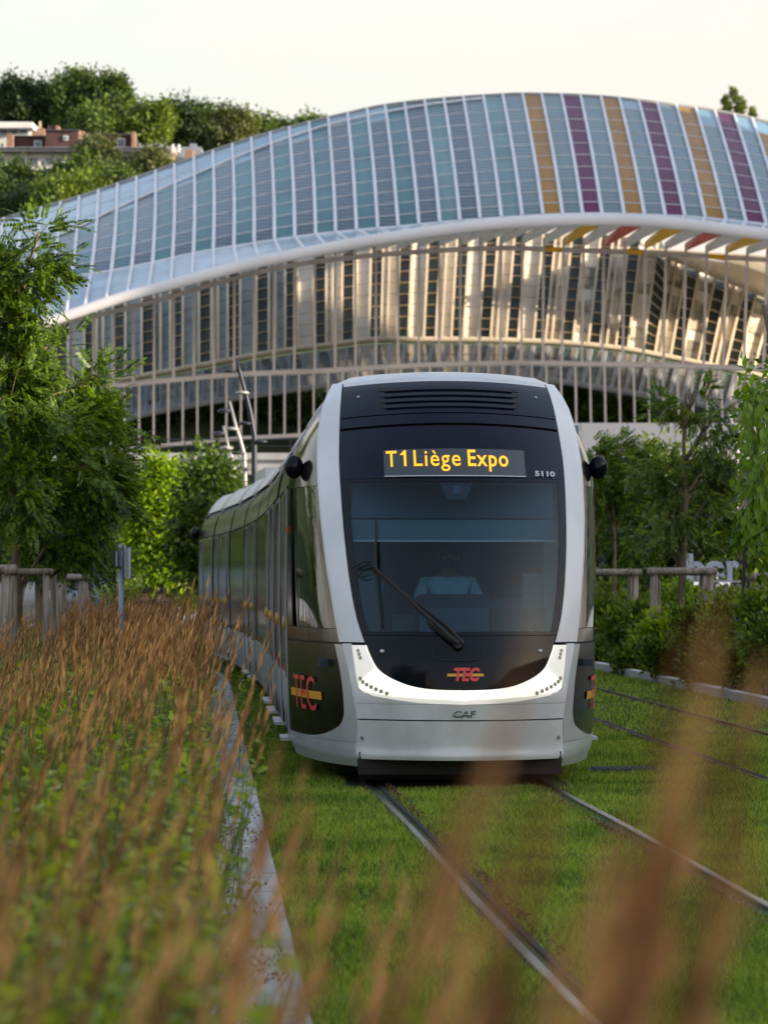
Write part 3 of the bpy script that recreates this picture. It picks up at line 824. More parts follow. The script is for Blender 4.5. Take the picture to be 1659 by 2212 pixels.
# camera housing at the head of the windscreen
b = MB(); patch(b, front, lambda z: -.06 - .05 * smooth01(z, 2.30, 2.44) - .02, lambda z: .06 + .05 * smooth01(z, 2.30, 2.44) + .02, (2.30, 2.45, 5), nu=4, off=-.02, th=.05)
o = b.build('camera_housing', M['cabdark'], tram)
b = MB(); patch(b, front, -.03, .03, (2.34, 2.41, 1), nu=2, off=-.010, th=.005); b.build('camera_lens', M['cabpanel'], o)

# cab interior
def cbox(mb, x, y, z, dx, dy, dz):
    c = W(x, y, z); mb.obox(c, (dx/2*ca, dx/2*sa, 0), (-dy/2*sa, dy/2*ca, 0), (0, 0, dz/2))
b = MB(); cbox(b, 0, 2.97, 1.75, 2.3, .05, 2.1); b.build('cab_rear_wall', M['cabdark'], tram)
b = MB(); cbox(b, .05, 2.90, 1.75, .9, .06, 1.5); cbox(b, .98, 2.5, 1.85, .30, .9, 2.2); b.build('cab_partition', M['cabwall'], tram)
b = MB(); cbox(b, -.25, 2.86, 1.80, 1.5, .03, .9); b.build('partition_window', M['cabdark'], tram)
b = MB(); cbox(b, 0, 1.9, .98, 2.2, 2.2, .06); b.build('cab_floor', M['cabfloor'], tram)
b = MB(); b.slab([W(-.92, 1.5, 2.52), W(.92, 1.5, 2.52), W(1.15, 2.95, 2.44), W(-1.15, 2.95, 2.44)], .03); b.build('cab_ceiling', M['cabwall'], tram)
b = MB(); cbox(b, -.02, 1.06, 2.05, 1.70, .03, .165); b.build('sun_blind', M['blind'], tram)
b = MB(); cbox(b, -.02, 1.05, 1.962, 1.72, .035, .014); b.build('blind_rail', M['num'], tram)
b = MB(); b.slab([W(-.80, 1.24, 2.47), W(.80, 1.24, 2.47), W(.84, 1.08, 2.14), W(-.84, 1.08, 2.14)], .02); b.build('blind_housing', M['cabpanel'], tram)
def rbox(mb, x, y, z, dx, dy, dz, r=.05):
    # box with rounded upper corners, seen from the front
    pts = [(-dx/2, -dz/2), (dx/2, -dz/2)] + [(dx/2 - r + r*math.cos(a), dz/2 - r + r*math.sin(a)) for a in (0, .4, .8, 1.2, 1.57)] + [(-dx/2 + r - r*math.cos(a), dz/2 - r + r*math.sin(a)) for a in (1.57, 1.2, .8, .4, 0)]
    k = len(pts); vs = [W(x + p, y - dy/2, z + q) for p, q in pts] + [W(x + p, y + dy/2, z + q) for p, q in pts]
    mb.add(vs, [tuple(range(k)), tuple(range(2*k-1, k-1, -1))] + [(i, i+k, (i+1) % k + k, (i+1) % k) for i in range(k)])
b = MB(); rbox(b, -.01, 1.0, 1.37, .60, .10, .32, .05); b.build('instrument_hood', M['cabdark'], tram)
b = MB(); rbox(b, -.01, .90, 1.29, .56, .06, .26, .03); b.build('instrument_panel', M['cabpanel'], tram)
b = MB(); rbox(b, .46, 1.05, 1.33, .34, .3, .34, .06); b.build('side_console', M['cabdark'], tram)
b = MB(); rbox(b, .63, .92, 1.55, .17, .06, .30, .02); rbox(b, .66, .98, 1.36, .16, .1, .14, .03); b.build('monitor', M['cabpanel'], tram)
b = MB(); rbox(b, -.68, 1.2, 1.48, .22, .2, .40, .05); rbox(b, -.66, 1.2, 1.2, .14, .16, .4, .03); b.build('folding_seat', M['cabpanel'], tram)
b = MB(); cbox(b, 0, .95, 1.08, 1.7, .8, .22); b.build('dashboard', M['cabdark'], tram)
b = MB(); rbox(b, .0, 2.05, 1.50, .50, .12, .78, .12); rbox(b, 0, 2.08, 1.98, .26, .10, .20, .05); cbox(b, 0, 1.85, 1.10, .5, .5, .12); b.build('driver_seat', M['cabdark'], tram)

# ------------------------------------------------------------------ people
def skin(name, pts, edges, radii, m, parent, sub=2, root=0):
    me = bpy.data.meshes.new(name); org = world_org(parent) if parent else Vector((0, 0, 0))
    me.from_pydata([tuple(Vector(p) - org) for p in pts], edges, []); o = bpy.data.objects.new(name, me); COL.objects.link(o)
    md = o.modifiers.new('s', 'SKIN'); md.use_smooth_shade = True
    for i, v in enumerate(me.skin_vertices[0].data):
        r = radii[i]; v.radius = r if isinstance(r, tuple) else (r, r); v.use_root = (i == root)
    md2 = o.modifiers.new('u', 'SUBSURF'); md2.levels = sub; md2.render_levels = sub
    bpy.context.view_layer.update()
    me2 = bpy.data.meshes.new_from_object(o.evaluated_get(bpy.context.evaluated_depsgraph_get()))
    bpy.data.objects.remove(o); bpy.data.meshes.remove(me)
    me2.name = name; me2.materials.clear()
    return link(name, me2, m, parent, True)

def finger_edges(pts, edges, radii, wrist, hand, dirv, side_v, up_v, s=1.0):
    """palm and five bent fingers at the end of a forearm"""
    palm = Vector(hand); i0 = len(pts); pts.append(palm); edges.append((wrist, i0)); radii.append(.026 * s)
    d = Vector(dirv).normalized(); sv = Vector(side_v).normalized(); u = Vector(up_v).normalized()
    for k, (o, L) in enumerate(((-.030, .068), (-.010, .078), (.011, .073), (.030, .056))):
        a = palm + d * .045 + sv * o; b_ = a + d * L * .5 - u * .010; c = b_ + d * L * .35 - u * .030
        n = len(pts); pts.extend([a, b_, c]); edges.extend([(i0, n), (n, n+1), (n+1, n+2)]); radii.extend([.0105, .009, .0075])
    a = palm + sv * -.030 + d * .012; b_ = a - sv * .022 + d * .035 - u * .012; n = len(pts)
    pts.extend([a, b_]); edges.extend([(i0, n), (n, n+1)]); radii.extend([.012, .009])

def person(name, label, base, h, yaw, top_m, leg_m, seated=False, stride=.0, group=None, printed=False):
    c_, s_ = math.cos(yaw), math.sin(yaw)
    o = empty(name, base, label, 'person', group)
    B = Vector(base); k = h / 1.75
    L = lambda x, y, z: B + Vector(((x*c_ - y*s_) * k, (x*s_ + y*c_) * k, z * k))      # y forward
    if seated:
        hip, chest, neck, head = L(0, 0, .50), L(0, .06, .92), L(0, .03, 1.09), L(0, .07, 1.23)
        J = [hip, L(0, .02, .70), chest, L(0, .05, 1.0), neck, L(0, .05, 1.15), head, L(0, .06, 1.31)]
        rd = [.15, (.145, .11), (.165, .115), (.12, .09), .058, .062, (.078, .092), (.060, .070)]
        arms = [((.20, .03, 1.0), (.29, .16, .76), (.20, .44, .74), (.19, .50, .75)), ((-.20, .03, 1.0), (-.29, .16, .76), (-.20, .44, .74), (-.19, .50, .75))]
        legs = [((.10, .05, .48), (.13, .48, .50), (.12, .52, .06), (.12, .64, .03)), ((-.10, .05, .48), (-.13, .48, .50), (-.12, .52, .06), (-.12, .64, .03))]
    else:
        J = [L(0, 0, .93), L(0, 0, 1.12), L(0, .01, 1.30), L(0, .0, 1.42), L(0, .01, 1.50), L(0, .02, 1.56), L(0, .025, 1.63), L(0, .02, 1.71)]
        rd = [(.15, .11), (.135, .10), (.165, .11), (.11, .08), .052, .060, (.074, .090), (.055, .066)]
        arms = [((.20, 0, 1.40), (.26, -.05 - stride*.3, 1.12), (.25, .06 + stride*.2, .88), (.25, .10, .82)), ((-.20, 0, 1.40), (-.26, -.02, 1.12), (-.25, .10, .90), (-.25, .14, .84))]
        legs = [((.09, 0, .90), (.10, .06 + stride, .50), (.10, stride * .8, .09), (.11, .14 + stride * .8, .03)), ((-.09, 0, .90), (-.10, -.02 - stride * .3, .50), (-.10, -.22 * (stride > 0) - stride*.5, .10), (-.11, -.10 - stride*.5, .03))]
    pts = list(J); edges = [(i, i+1) for i in range(7)]; radii = list(rd)
    for sh, el, wr, ha in arms:
        n = len(pts); pts += [L(*sh), L(*el), L(*wr)]; edges += [(3, n), (n, n+1), (n+1, n+2)]; radii += [.055, .042, .027]
        sgn = 1 if sh[0] > 0 else -1
        finger_edges(pts, edges, radii, n + 2, L(*ha), L(*ha) - L(*wr), L(-sgn, 0, 0) - L(0, 0, 0), Vector((0, 0, 1)) if seated else L(sgn, 0, 0) - L(0, 0, 0))
    for a, b_, c, f in legs:
        n = len(pts); pts += [L(*a), L(*b_), L(*c), L(*f)]; edges += [(0, n), (n, n+1), (n+1, n+2), (n+2, n+3)]; radii += [.085, .058, .040, .038]
    radii = [tuple(q*k for q in r) if isinstance(r, tuple) else r * k for r in radii]
    body = skin('body', pts, edges, radii, M['skin'], o)
    # face: nose, ears
    fb = MB(); hd = J[6]; f = L(0, 1, 0) - L(0, 0, 0); f.normalize(); sv = L(1, 0, 0) - L(0, 0, 0); sv.normalize()
    fb.tube([hd + f*.080*k + Vector((0, 0, .02)), hd + f*.108*k - Vector((0, 0, .012)), hd + f*.08*k - Vector((0, 0, .02))], [.008, .014, .008], 6)
    for q in (-1, 1): fb.ball(hd + sv*q*.080*k - f*.005, .012, .02, .03, 8, 5)
    fb.build('face', M['skin'], body, True)
    eb = MB()
    for q in (-1, 1): eb.ball(hd + sv*q*.03*k + f*.083*k + Vector((0, 0, .022)), .011, .008, .006, 8, 5)
    eb.tube([hd + f*.090*k + sv*-.022 - Vector((0, 0, .045)), hd + f*.095*k - Vector((0, 0, .047)), hd + f*.090*k + sv*.022 - Vector((0, 0, .045))], .005, 5)
    eb.build('eyes', M['hair'], body, True)
    hb = MB(); hc = hd + Vector((0, 0, .030*k)) - f*.018*k
    G = []
    for i in range(7):
        th = (math.pi * .60) * i / 6
        G.append([hc + (sv * math.cos(a) * .092*k + f * math.sin(a) * (.102*k if math.sin(a) < 0 else .088*k)) * math.sin(th) + Vector((0, 0, .105*k*math.cos(th))) for a in [2*math.pi*j/16 for j in range(17)]])
    hb.grid(G); hb.build('hair', M['hair'], o, True)
    if seated:
        bb = MB(); G = []
        for i in range(5):
            z = -.03 - .075 * i / 4; rr = .092 * (1 - .45 * (i / 4) ** 2)
            G.append([hd + sv * math.cos(a) * rr * .9 * k + f * (.012 + math.sin(a) * rr) * k + Vector((0, 0, z*k)) for a in [math.pi * j / 12 for j in range(13)]])
        bb.grid(G); bb.build('beard', M['hair'], o, True)
    # clothes: sleeves and trunk, trousers
    sp = [J[0], J[1], J[2], J[3], J[3].lerp(J[4], .35)]; se = [(0, 1), (1, 2), (2, 3), (3, 4)]; sr = [(.158, .128), (.155, .122), (.185, .135), (.160, .118), (.085, .080)]
    for sh, el, wr, ha in arms:
        n = len(sp); e_ = L(*el); s0 = L(*sh); sp += [s0, s0.lerp(e_, .75)]; se += [(3, n), (n, n+1)]; sr += [.070, .060]
    sr = [tuple(q*k for q in r) if isinstance(r, tuple) else r * k for r in sr]
    shirt = skin('shirt', sp, se, sr, M[top_m], o)
    if printed:
        pb = MB(); c = L(0, -.125, 1.33)
        for j, w in ((0, .20), (-.045, .15), (-.09, .17)): pb.obox(c + Vector((0, 0, j)), sv * w / 2, f * .004, Vector((0, 0, .011)))
        pb.build('print', M['print'], shirt)
    lp = [J[0]]; le = []; lr = [(.155, .118)]
    for a, b_, c, f_ in legs:
        n = len(lp); lp += [L(*a), L(*b_), L(*c)]; le += [(0, n), (n, n+1), (n+1, n+2)]; lr += [.098, .075, .060]
    lr = [tuple(q*k for q in r) if isinstance(r, tuple) else r * k for r in lr]
    skin('trousers', lp, le, lr, M[leg_m], o)
    for a, b_, c, f_ in legs:
        sb = MB(); p0, p1 = L(*c), L(*f_); p0 = Vector((p0.x, p0.y, p1.z)); dd = (p1 - p0)
        sb.tube([p0 - dd*.3 + Vector((0,0,.01)), p0 + Vector((0, 0, .02)), p1, p1 + dd*.5 - Vector((0,0,.005))], [.030, .045, .042, .022], 8); sb.build('shoe', M['cabdark'], o, True)
    return o
db = W(0.0, 1.72, .66)
person('person', 'seated bearded tram driver in a pale blue polo shirt behind the windscreen', db, 1.68, AN + math.pi, 'shirt', 'cloth_dark', seated=True)

# ------------------------------------------------------------------ carriages
MODS = [(27.42, 32.0), (32.35, 37.6), (37.95, 43.1), (43.45, 48.7), (49.05, 54.2), (54.55, 59.6), (59.95, 64.2)]
def modfn(k):
    y0, y1 = MODS[k]
    if k == 0: A, B = W(0, 2.6, 0), W(0, 7.15, 0)
    else: A, B = Vector((TRK(y0), y0, 0)), Vector((TRK(y1), y1, 0))
    L = (B - A).length; d = (B - A) / L; n = Vector((d.y, -d.x, 0))
    return A, d, n, L
def mside(k, sd):
    A, d, n, L = modfn(k)
    return lambda u, z, off=0: A + d * u + n * sd * (HW(z) + off) + Vector((0, 0, z))
def sec_loft(mb, A, d, n, stations, scale=1.0, caps=True, zmin=.2):
    rows = []
    for u, sx, dz in stations:
        c = A + d * u; r = []
        for x, z in SEC: r.append(c + n * (x * sx * scale) + Vector((0, 0, max(z * scale + dz, zmin))))
        for x, z in SEC[-2::-1]: r.append(c - n * (x * sx * scale) + Vector((0, 0, max(z * scale + dz, zmin))))
        r.append(r[0]); rows.append(r)
    mb.grid(rows)
    if caps:
        for r, o in ((rows[0], 1), (rows[-1], -1)):
            k = len(r) - 1; mb.add(r[:k], [tuple(range(k))[::o]])
for k in range(7):
    A, d, n, L = modfn(k)
    b = MB(); u0 = .35 if k == 0 else 0
    b2 = MB(); sec_loft(b, A, d, n, [(u0, 1, 0), (L, 1, 0)], .985); b.build('body', M['seam'], tram)
    # roof shell with pale end bands
    def roofstrip(u0, u1, off, m, name):
        mb = MB(); rows = []
        ss = [(x, z) for x, z in SEC if z > 2.86]
        prof = [(-x, z) for x, z in ss] + [(x, z) for x, z in ss[-2::-1]]; prof = [(x, z) for x, z in prof]
        for u in (u0, u0 + (u1-u0)*.5, u1):
            rows.append([A + d * u + n * x * (1 + off * .8) + Vector((0, 0, z + off)) for x, z in prof])
        mb.grid(rows)
        mb.grid([rows[0], [p - Vector((0, 0, .05)) for p in rows[0]]]); mb.grid([rows[-1], [p - Vector((0, 0, .05)) for p in rows[-1]]])
        o = mb.build(name, M[m], tram); o.data.polygons.foreach_set('use_smooth', [True] * len(o.data.polygons))
        try: o.data.set_sharp_from_angle(angle=R(35))
        except Exception: pass
    roofstrip(.03, L - .03, .004, 'silver', 'roof_shell')
    roofstrip(.04, .38, .016, 'white', 'roof_band'); roofstrip(L - .38, L - .04, .016, 'white', 'roof_band')
    if k in (1, 3, 5):
        mb = MB(); c = A + d * (L/2) + Vector((0, 0, 3.50)); mb.obox(c, n * .62, d * 1.4, Vector((0, 0, .10))); mb.build('roof_equipment', M['silver'], tram)
    # doors and windows along the side, centred double door
    if k in (0, 6): lay = [('door', .10, .72), ('win', .78, 2.0), ('win', 2.04, 3.0), ('door', 3.06, 3.70), ('door', 3.73, 4.36)]
    elif k % 2: lay = [('win', .06, .72), ('door', .78, 1.42), ('door', 1.45, 2.09), ('win', 2.15, 3.45), ('door', 3.50, 4.14), ('door', 4.17, 4.80)]
    else: lay = [('win', .06, 1.35), ('win', 1.39, 2.6), ('win', 2.64, 3.85), ('win', 3.89, 5.1)]
    for sd in (-1, 1):
        f = mside(k, sd); nfr = 3
        for i in range(nfr):
            a_, b_ = .05 + (L - .1) * i / nfr, .05 + (L - .1) * (i + 1) / nfr - .02
            part('frieze_panel', 'frieze', (f, a_, b_, (2.47, 2.845, 3), dict(nu=2, off=-.004)))
        for typ, a_, b_ in lay:
            if b_ > L: b_ = L - .05
            if typ == 'win':
                part('side_window', 'sideblack', (f, a_, b_, (.84, 2.44, 4), dict(nu=2, off=-.002)))
                part('skirt_panel', 'skirt', (f, a_, b_, (.24, .82, 2), dict(nu=2, off=-.002)))
            else:
                dr = part('door', 'sideblack', (f, a_, b_, (.80, 2.44, 4), dict(nu=2, off=.012)), (f, a_ + .05, a_ + .065, (.32, 2.40, 1), dict(nu=1, off=.020)), (f, b_ - .065, b_ - .05, (.32, 2.40, 1), dict(nu=1, off=.020)))
                part('door_edge', 'skirt', (f, a_ - .004, a_ + .018, (.32, 2.43, 2), dict(nu=1, off=.018)), (f, b_ - .018, b_ + .004, (.32, 2.43, 2), dict(nu=1, off=.018)), parent=dr)
                part('door_base', 'skirt', (f, a_, b_, (.30, .795, 2), dict(nu=2, off=.012)), parent=dr)
                mb = MB(); q = (b_ - .12); c = f(q, 1.27, .016); mb.tube([c - Vector((0, 0, .055)), c, c + Vector((0, 0, .055))], [.010, .016, .010], 8); mb.build('door_button', M['button'], dr, True)
                mb = MB(); cc = f((a_ + b_) / 2, .275, .03); mb.obox(cc, n * .06, d * (b_ - a_) / 2, Vector((0, 0, .014))); mb.build('door_sill', M['silver'], dr)
        for q in ((L * .25), (L * .8)):
            mb = MB(); c = f(q, .87, .016); mb.obox(c, n * .010, d * .035, Vector((0, 0, .028))); mb.build('side_reflector', M['orange'], tram)
    if k < 6:
        A2, d2, n2, L2 = modfn(k + 1); mb = MB(); rows = []
        for i in range(7):
            t = i / 6; c = (A + d * L).lerp(A2, t); nn = n.lerp(n2, t); s_ = .93 - .03 * (i % 2); r = []
            for x, z in SEC: r.append(c + nn * x * s_ + Vector((0, 0, z * s_ + .06)))
            for x, z in SEC[-2::-1]: r.append(c - nn * x * s_ + Vector((0, 0, z * s_ + .06)))
            rows.append(r + [r[0]])
        mb.grid(rows); mb.build('bellows', M['seam'], tram)
A, d, n, L = modfn(6)
b = MB(); sec_loft(b, A, d, n, [(L, 1, 0), (L + .6, .97, 0), (L + 1.2, .91, -.01), (L + 1.7, .82, -.05), (L + 2.1, .66, -.14)]); b.build('rear_cab', M['sideblack'], tram, True)
b = MB(); sec_loft(b, A, d, n, [(L + .95, .96, .015), (L + 1.2, .93, .010)], 1.0, False); b.build('rear_pillar', M['white'], tram, True)
for sd in (-1, 1):
    b = MB(); b.ball(A + d * (L + .2) + n * sd * 1.39 + Vector((0, 0, 2.58)), .10, .09, .115); b.build('mirror', M['black'], tram, True)
# running gear under the skirts
for k in range(7):
    A, d, n, L = modfn(k)
    b = MB(); u0 = -2.25 if k == 0 else 0
    b.obox(A + d * ((u0 + L) / 2) + Vector((0, 0, .20)), n * (.80 if k == 0 else 1.1), d * ((L - u0) / 2), Vector((0, 0, .09))); b.build('underframe', M['seam'], tram)
    if k % 2 == 0:
        for u in ((-.9, 1.0) if k == 0 else (L * .35, L * .65)):
            for sd in (-1, 1):
                b = MB(); c = A + d * u + n * sd * .72 + Vector((0, 0, .30)); b.tube([c - n * .06, c + n * .06], [.275, .275], 20); b.build('wheel', M['iron'], tram, True)
b = MB(); cbox(b, 0, .72, .125, 1.56, .05, .15); b.build('obstacle_guard', M['seam'], tram)

# ================================================================== railway station under its great glass vault
ST = Vector((0, 205, 0))
station = empty('railway_station', ST, 'vaulted white steel and glass railway station with amber and purple roof bays', 'railway station')
T_ = Crv((-80, 502), (0, 476), (170, 427), (255, 398), (375, 357), (460, 327), (545, 299), (665, 266), (750, 246), (830, 229), (960, 214), (1045, 208), (1130, 204), (1210, 205.5), (1300, 210), (1380, 218), (1460, 228), (1545, 240), (1660, 265), (1760, 292))
B_ = Crv((-80, 640), (110, 606), (155, 597), (241, 584), (330, 566.6), (418, 546.6), (505, 531.6), (594, 517.6), (683, 505.6), (770, 496.6), (860, 489), (950, 480), (1036, 473), (1127, 467), (1215, 462), (1300, 460.6), (1391, 463.7), (1479, 467), (1568, 474.6), (1655, 484), (1760, 500))
E_ = Crv((-80, 745), (60, 703), (115, 688), (170, 670), (260, 640), (370, 611), (475, 583), (575, 559), (700, 534), (830, 511), (955, 493), (1080, 479), (1180, 473), (1280, 471), (1380, 473), (1480, 481), (1580, 493), (1660, 503), (1760, 518))
I_ = Crv((60, 716), (180, 688), (330, 651), (465, 612), (590, 580), (700, 562), (830, 549), (995, 538), (1110, 535), (1180, 538), (1310, 542), (1440, 547), (1530, 553), (1660, 561), (1760, 570))
M_ = Crv((60, 845), (150, 838), (267, 831), (333, 824), (417, 816.6), (521, 808), (617, 804), (692, 801), (830, 793), (955, 787), (1130, 784), (1280, 786), (1430, 789), (1555, 793), (1640, 796), (1760, 801))
L_ = Crv((200, 976), (296, 967.6), (417, 956), (521, 946.7), (633, 941), (900, 930), (1100, 929), (1251, 936.7), (1374, 943.5), (1456, 949), (1593, 953), (1700, 957))
N_ = Crv((60, 856), (160, 838), (280, 817), (354, 804), (458, 785), (583, 762), (691, 748), (830, 733), (980, 733), (1180, 738), (1330, 751), (1455, 773), (1530, 788), (1660, 815), (1720, 828))
K_ = Crv((150, 935), (308, 896), (417, 875), (562, 852), (691, 834), (830, 818), (1000, 812), (1210, 824.5), (1292, 837), (1401, 854.6), (1484, 868), (1593, 890), (1720, 915))
tops = [-73, -32, 9] + [50, 90, 131, 171, 213, 254, 295, 336, 377, 419, 460, 502, 543, 584, 625, 668, 709, 751, 793, 832, 874, 917, 959, 1001, 1044, 1086, 1129, 1170, 1213, 1254, 1298, 1338, 1380, 1420, 1461, 1503, 1544, 1586, 1625] + [1667, 1708]
bmap = Crv((50, 23), (171, 155), (213, 197), (254, 241), (295, 285), (336, 330), (377, 373), (419, 418), (460, 461), (543, 549), (625, 637), (709, 725), (793, 816), (832, 860), (917, 950), (1001, 1037), (1086, 1128), (1170, 1215), (1254, 1300), (1338, 1392), (1420, 1479), (1503, 1568), (1586, 1655), (1708, 1786))
def shell_pt(xt, v, lift=0.0):
    """point of the outer vault on the rib whose head is at xt, v from springing (0) to crest (1)"""
    xb = bmap(xt); yt, yb = T_(xt), B_(xb)
    x = xb + (xt - xb) * v + 2.5 * math.sin(math.pi * v); y = yb + (yt - yb) * v
    Y = 204 + 21 * v ** 1.25 - lift
    return P(x, y, Y)
def rib_rows(xt):
    L = B_(bmap(xt)) - T_(xt); r = [k * 25.6 / L for k in range(int(L / 25.6) + 1)]
    if 1 - r[-1] < .06: r[-1] = 1
    else: r.append(1)
    return r
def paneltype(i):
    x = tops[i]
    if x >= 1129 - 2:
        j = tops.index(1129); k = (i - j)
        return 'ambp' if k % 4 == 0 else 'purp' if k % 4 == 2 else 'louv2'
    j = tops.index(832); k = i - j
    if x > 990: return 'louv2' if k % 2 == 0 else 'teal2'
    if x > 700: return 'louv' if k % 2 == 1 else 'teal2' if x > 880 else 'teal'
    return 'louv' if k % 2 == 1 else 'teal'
inner = Crv((-80, 560), (141, 501), (250, 449), (400, 384), (550, 322), (700, 271), (830, 241), (960, 220), (1100, 208), (1250, 212), (1380, 226), (1520, 252), (1660, 286), (1760, 312))
panes = []
for i in range(len(tops) - 1):
    a, b_ = tops[i], tops[i+1]; ty = paneltype(i)
    rows = rib_rows((a + b_) / 2)
    for k in range(len(rows) - 1):
        v0, v1 = rows[k] + .006, rows[k+1] - .002
        q = [shell_pt(a, v0), shell_pt(b_, v0), shell_pt(b_, v1), shell_pt(a, v1)]
        c = (q[0] + q[2]) / 2; yy = YH - (c.z - CAMH) / c.y * FPX; xx = CX + c.x / c.y * FPX
        m = ty
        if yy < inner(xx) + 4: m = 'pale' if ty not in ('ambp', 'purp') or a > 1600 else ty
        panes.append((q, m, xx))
panes.sort(key=lambda p: abs(p[0][0].x - 8))
rest = MB(); rest_m = []
keep = 0
for q, m, xx in panes:
    if keep < 300 and 100 < xx < 1690:
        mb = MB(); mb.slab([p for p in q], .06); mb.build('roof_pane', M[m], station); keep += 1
    else:
        if m not in rest_m: rest_m.append(m)
        rest.cur = rest_m.index(m); rest.slab(q, .06)
props(rest.build('roof_glazing', [M[m] for m in rest_m], station), kind='stuff')
# glazing bars in one piece with the vault
gb = MB()
for i in range(len(tops) - 1):
    a, b_ = tops[i], tops[i+1]; rows = rib_rows((a + b_) / 2)
    for v in rows[1:-1]: gb.bar(shell_pt(a, v, .05), shell_pt(b_, v, .05), .06, .055)
props(gb.build('glazing_bars', M['rib'], station), kind='stuff')
for x in tops:
    mb = MB(); pts = [shell_pt(x, v / 8, .12) for v in range(9)]
    wd = [.21 - .05 * v / 8 for v in range(9)]
    for k in range(8): mb.bar(pts[k], pts[k+1] + (pts[k+1] - pts[k]) * .02, wd[k], .30, up=(0, -1, .5))
    mb.build('roof_rib', M['rib'], station)
mb = MB(); mb.tube([P(x, T_(x) - 1, 225.2) for x in range(-90, 1761, 25)], .16, 6); mb.build('crest_beam', M['concrete'], station, True)
mb = MB(); mb.tube([P(x, inner(x), 203.6 + 21 * max((B_(x) - inner(x)) / (B_(x) - T_(x)), 0) ** 1.25) for x in range(100, 1060, 20)], .085, 6)
mb.build('inner_rail', M['rib'], station, True)
mb = MB(); mb.tube([P(x, B_(x) + 1, 203.8) for x in range(-80, 1761, 25)], .11, 6); mb.build('springing_beam', M['rib'], station, True)
# edge tube and the glazed strip above it
mb = MB(); xs = list(range(-80, 1761, 20)); mb.tube([P(x, E_(x) + 3, 198) for x in xs], [.33 + .00003 * x for x in xs], 14); mb.build('edge_tube', M['tube'], station, True)
emap = Crv((-30, -50), (155, 145), (197, 185), (241, 231), (285, 276), (330, 322), (373, 370), (418, 415), (461, 463), (505, 511), (549, 558), (594, 607), (637, 655), (683, 702), (725, 752), (770, 798), (816, 840), (1000, 1020), (1300, 1300), (1700, 1690))
for i in range(len(tops) - 1):
    xa, xb = bmap(tops[i]), bmap(tops[i+1]); ea, eb = emap(xa), emap(xb)
    q = [P(ea, E_(ea) - 5, 198), P(eb, E_(eb) - 5, 198), P(xb, B_(xb) + 1, 203.7), P(xa, B_(xa) + 1, 203.7)]
    mb = MB(); mb.slab(q, .05); mb.build('edge_pane', M['strip'], station)
    mb = MB(); mb.bar(q[0] + Vector((0, -.12, .05)), q[3] + Vector((0, -.12, .05)), .16, .16); mb.build('edge_rib', M['rib'], station)
    if i % 2: mb = MB(); mb.bar(q[3] + Vector((0, .3, -.1)), q[1] + Vector((0, .3, -.1)), .12, .12); mb.build('edge_brace', M['rib'], station)
# facade: head beam, verticals, soffit fins
mx = [72, 116] + [160, 202, 246, 288, 333, 375, 419, 462, 506, 549, 592, 636, 680, 724, 768, 812] + [860, 905, 949, 995, 1037.5, 1083, 1128.6, 1175, 1217.6, 1261, 1305, 1350, 1395, 1439, 1482, 1527, 1570, 1615, 1658, 1702]
for k, x in enumerate(mx):
    xb = x - (0 if x < 900 else (x - 900) * .0115)
    mb = MB(); mb.bar(P(x, I_(x) - (24 if x > 560 else 3), 208.5), P(xb, M_(xb), 208.5), .16, .34, up=(0, 1, 0)); mb.build('mullion', M['beige'], station)
    mb = MB(); mb.bar(P(x, I_(x), 208.5), P(min(x + 22, 1700), I_(x) - 3, 208.4), .2, .2)
for k in range(len(mx) - 1):
    x, x1 = mx[k], mx[k+1]
    col = 'finy' if (k - mx.index(1217.6)) % 4 == 3 and x > 1100 else 'finr' if (k - mx.index(1217.6)) % 4 == 1 and x > 1100 else 'beige'
    mb = MB(); mb.bar(P(x, I_(x), 208.7), P(x1, I_(x1), 208.7), .34, .30); mb.build('head_beam', M['beige' if col != 'finy' else 'finy'], station)
    if x > 560:
        m = {0: 'finy', 2: 'finr'}.get((k - mx.index(1217.6)) % 4, 'finw') if x > 1190 else 'finw'
        sh = 40 * min(1, (x - 300) / 500)
        ea, eb = x + sh, x + sh + 46
        q = [P(x, I_(x) - 10, 208.3), P(eb, E_(eb) + 11, 198.3), P(ea, E_(ea) + 11, 198.3), P(x, I_(x) - 27, 208.3)]
        mb = MB(); mb.slab(q, .12); mb.build('soffit_fin', M[m], station)
mb = MB(); mb.tube([P(x, M_(x), 208.5) for x in range(60, 1761, 25)], .19, 8); mb.build('transom', M['beige'], station, True)
mb = MB(); mb.tube([P(x, L_(x), 208.5) for x in range(200, 1700, 25)], .14, 8); mb.build('lower_rail', M['beige'], station, True)
x = 238.0
while x < 1640:
    xb = x + (0 if x < 900 else (x - 1000) * .01)
    mb = MB(); mb.bar(P(x, M_(x), 208.5), P(xb, L_(xb), 208.5), .13, .25, up=(0, 1, 0)); mb.build('lower_mullion', M['beige'], station); x += 31.4
